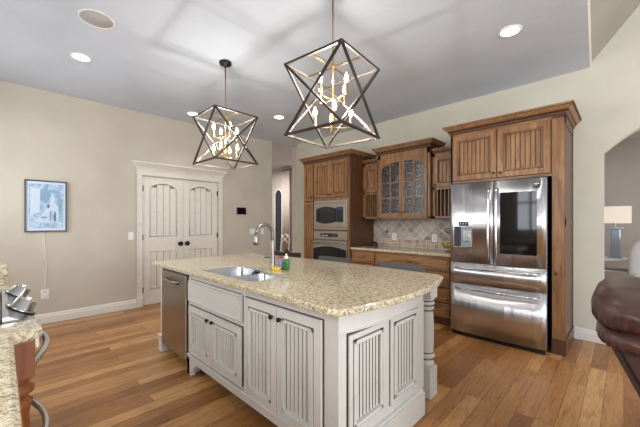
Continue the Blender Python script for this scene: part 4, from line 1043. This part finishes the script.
# ------------------------------------------------------------------ hallway beyond the left wall
o = thing('floor_mirror', 'tall dark arched mirror seen through the hallway opening', 'mirror', (-7.94, 6.2, 0))
ar = [(0.15*math.cos(a), 2.15+0.2*math.sin(a)) for a in [PI*i/16 for i in range(17)]]
obj('frame', MB(Matrix.Translation((-7.94, 6.22, 0))).poly_prism([(-0.21, 0.02), (-0.21, 2.15)]+[(1.3*x, 2.15+1.2*(z-2.15)) for x, z in ar[::-1]]+[(0.18, 0.02)], 0, 0.04, 'y'), 'plate', o)
obj('glass', MB(Matrix.Translation((-7.94, 6.208, 0))).poly_prism([(-0.15, 0.06)]+ar[::-1]+[(0.15, 0.06)], 0, 0.012, 'y'), 'mirror', o)
m = MB(); pts = [(-7.70+0.006*i, 6.18+0.03*math.sin(i*0.9)) for i in range(62)]
m.poly_prism(pts+[(x, y+0.01) for x, y in pts[::-1]], 0.05, 2.92, 'z', smooth=True)
t = thing('curtain', 'pale beige curtain hanging beyond the hallway opening', 'curtain', (-7.4, 6.2, 0.05))
obj('cloth', m, 'cloth', t)
obj('rod', MB().tube([(-7.74, 6.18, 2.94), (-7.28, 6.18, 2.94)], 0.012, 10).box(-7.73, -7.71, 6.18, 6.3, 2.93, 2.95).box(-7.31, -7.29, 6.18, 6.3, 2.93, 2.95), 'orb', t)
t = thing('accent_chair', 'white metal chair in front of the arched mirror in the hallway', 'chair', (-6.98, 5.5, 0))
cx_, cy_ = -6.98, 5.5
obj('seat', MB().box(cx_-0.2, cx_+0.2, cy_-0.2, cy_+0.2, 0.44, 0.47, 0.01), 'plate', t)
obj('backrest', MB().tube([(cx_-0.18, cy_+0.18, 0.46), (cx_-0.18, cy_+0.22, 0.88), (cx_, cy_+0.23, 0.98), (cx_+0.18, cy_+0.22, 0.88), (cx_+0.18, cy_+0.18, 0.46)], 0.012, 8).tube([(cx_-0.18, cy_+0.2, 0.7), (cx_+0.18, cy_+0.21, 0.95)], 0.009, 6).tube([(cx_+0.18, cy_+0.2, 0.7), (cx_-0.18, cy_+0.21, 0.95)], 0.009, 6), 'plate', t)
for sx in (-1, 1):
    for sy in (-1, 1): obj('leg', MB().tube([(cx_+sx*0.17, cy_+sy*0.17, 0.45), (cx_+sx*0.2, cy_+sy*0.2, 0)], 0.012, 8), 'plate', t)

# ------------------------------------------------------------------ room beyond the arch
t = thing('console_table', 'pale console table beneath the lamp beyond the arch', 'table', (-0.1, 6.4, 0))
obj('tabletop', MB().box(-0.75, 0.55, 6.2, 6.62, 0.755, 0.785, 0.005), 'slip', t)
for sx in (-0.72, 0.52):
    for sy in (6.23, 6.59): obj('leg', MB().box(sx-0.02, sx+0.02, sy-0.02, sy+0.02, 0, 0.755), 'slip', t)
obj('shelf', MB().box(-0.74, 0.54, 6.22, 6.6, 0.60, 0.615).box(-0.74, 0.54, 6.22, 6.6, 0.30, 0.315), 'slip', t)
t = thing('table_lamp', 'lit table lamp with rectangular shade and pale glass column beyond the arch', 'lamp', (-0.09, 6.42, 0.785))
lx, ly = -0.09, 6.42
obj('lamp_base', MB().box(lx-0.075, lx+0.075, ly-0.06, ly+0.06, 0.785, 0.80, 0.003).box(lx-0.055, lx+0.055, ly-0.045, ly+0.045, 0.80, 1.22, 0.01).box(lx-0.085, lx+0.085, ly-0.065, ly+0.065, 1.22, 1.245, 0.004), 'glassy', t)
obj('stem', MB().tube([(lx, ly, 1.245), (lx, ly, 1.50)], 0.008, 8), 'chrome', t)
m = MB()
for a, b, c, d in ((lx-0.17, lx+0.17, ly-0.11, ly-0.105), (lx-0.17, lx+0.17, ly+0.105, ly+0.11), (lx-0.17, lx-0.165, ly-0.11, ly+0.11), (lx+0.165, lx+0.17, ly-0.11, ly+0.11)): m.box(a, b, c, d, 1.305, 1.555)
obj('lamp_shade', m, 'shade', t)
obj('bulb', MB().lathe([(0.012, 0), (0.03, 0.03), (0.028, 0.06), (0.0, 0.08)], (lx-0.0, ly, 1.38), 12), 'bulb', t)
t = thing('armchair', 'white slipcovered armchair beyond the arch beside the lamp', 'armchair', (0.42, 5.85, 0))
obj('seat', MB().box(0.15, 0.85, 5.55, 6.1, 0.10, 0.45, 0.05), 'slip', t)
obj('backrest', MB().puff((0.42, 6.08, 0.72), (0.38, 0.10, 0.37), 0.5, 0.5), 'slip', t)
obj('arm', MB().puff((0.16, 5.8, 0.42), (0.09, 0.30, 0.20), 0.5, 0.5), 'slip', t); obj('arm', MB().puff((0.86, 5.8, 0.42), (0.09, 0.30, 0.20), 0.5, 0.5), 'slip', t)
for sx in (0.2, 0.8):
    for sy in (5.6, 6.05): obj('leg', MB().box(sx-0.02, sx+0.02, sy-0.02, sy+0.02, 0, 0.11), 'stoolwood', t)

# ------------------------------------------------------------------ leather recliner
RL = thing('recliner', 'dark brown leather recliner seen from behind in the lower right corner', 'armchair', (0.45, 2.05, 0))
m = MB().poly_prism([(-0.055, 0.84), (0.10, 0.90), (0.26, 0.86), (0.56, 0.40), (0.40, 0.12), (0.28, 0.12)], 1.74, 2.42, 'y')
bmesh.ops.bevel(m.bm, geom=list(m.bm.edges), offset=0.03, segments=3, affect='EDGES')
for f in m.bm.faces: f.smooth = True
obj('back_shell', m, 'leather', RL)
obj('head_cushion', MB().puff((0.085, 2.10, 0.945), (0.195, 0.44, 0.095), 0.75, 0.55, 110, 34, 0.022, 31), 'leather', RL)
obj('upper_roll', MB().puff((0.085, 2.06, 0.85), (0.175, 0.40, 0.065), 0.8, 0.5, 110, 30, 0.024, 27), 'leather', RL)
obj('lumbar_cushion', MB().puff((0.36, 2.08, 0.70), (0.10, 0.33, 0.24), 0.6, 0.5, 60, 22, 0.02, 12, roty=R(-32)), 'leather', RL)
obj('seat', MB().puff((0.78, 2.08, 0.40), (0.36, 0.30, 0.12), 0.5, 0.4, 50, 20, 0.015, 12), 'leather', RL)
for yy in (1.66, 2.50): obj('arm', MB().puff((0.72, yy, 0.36), (0.44, 0.11, 0.26), 0.5, 0.45, 50, 20, 0.015, 10), 'leather', RL)
obj('base', MB().box(0.30, 1.10, 1.70, 2.46, 0.0, 0.16, 0.02), 'black', RL)
obj('footrest', MB().puff((1.17, 2.08, 0.30), (0.06, 0.30, 0.15), 0.5, 0.4), 'leather', RL)
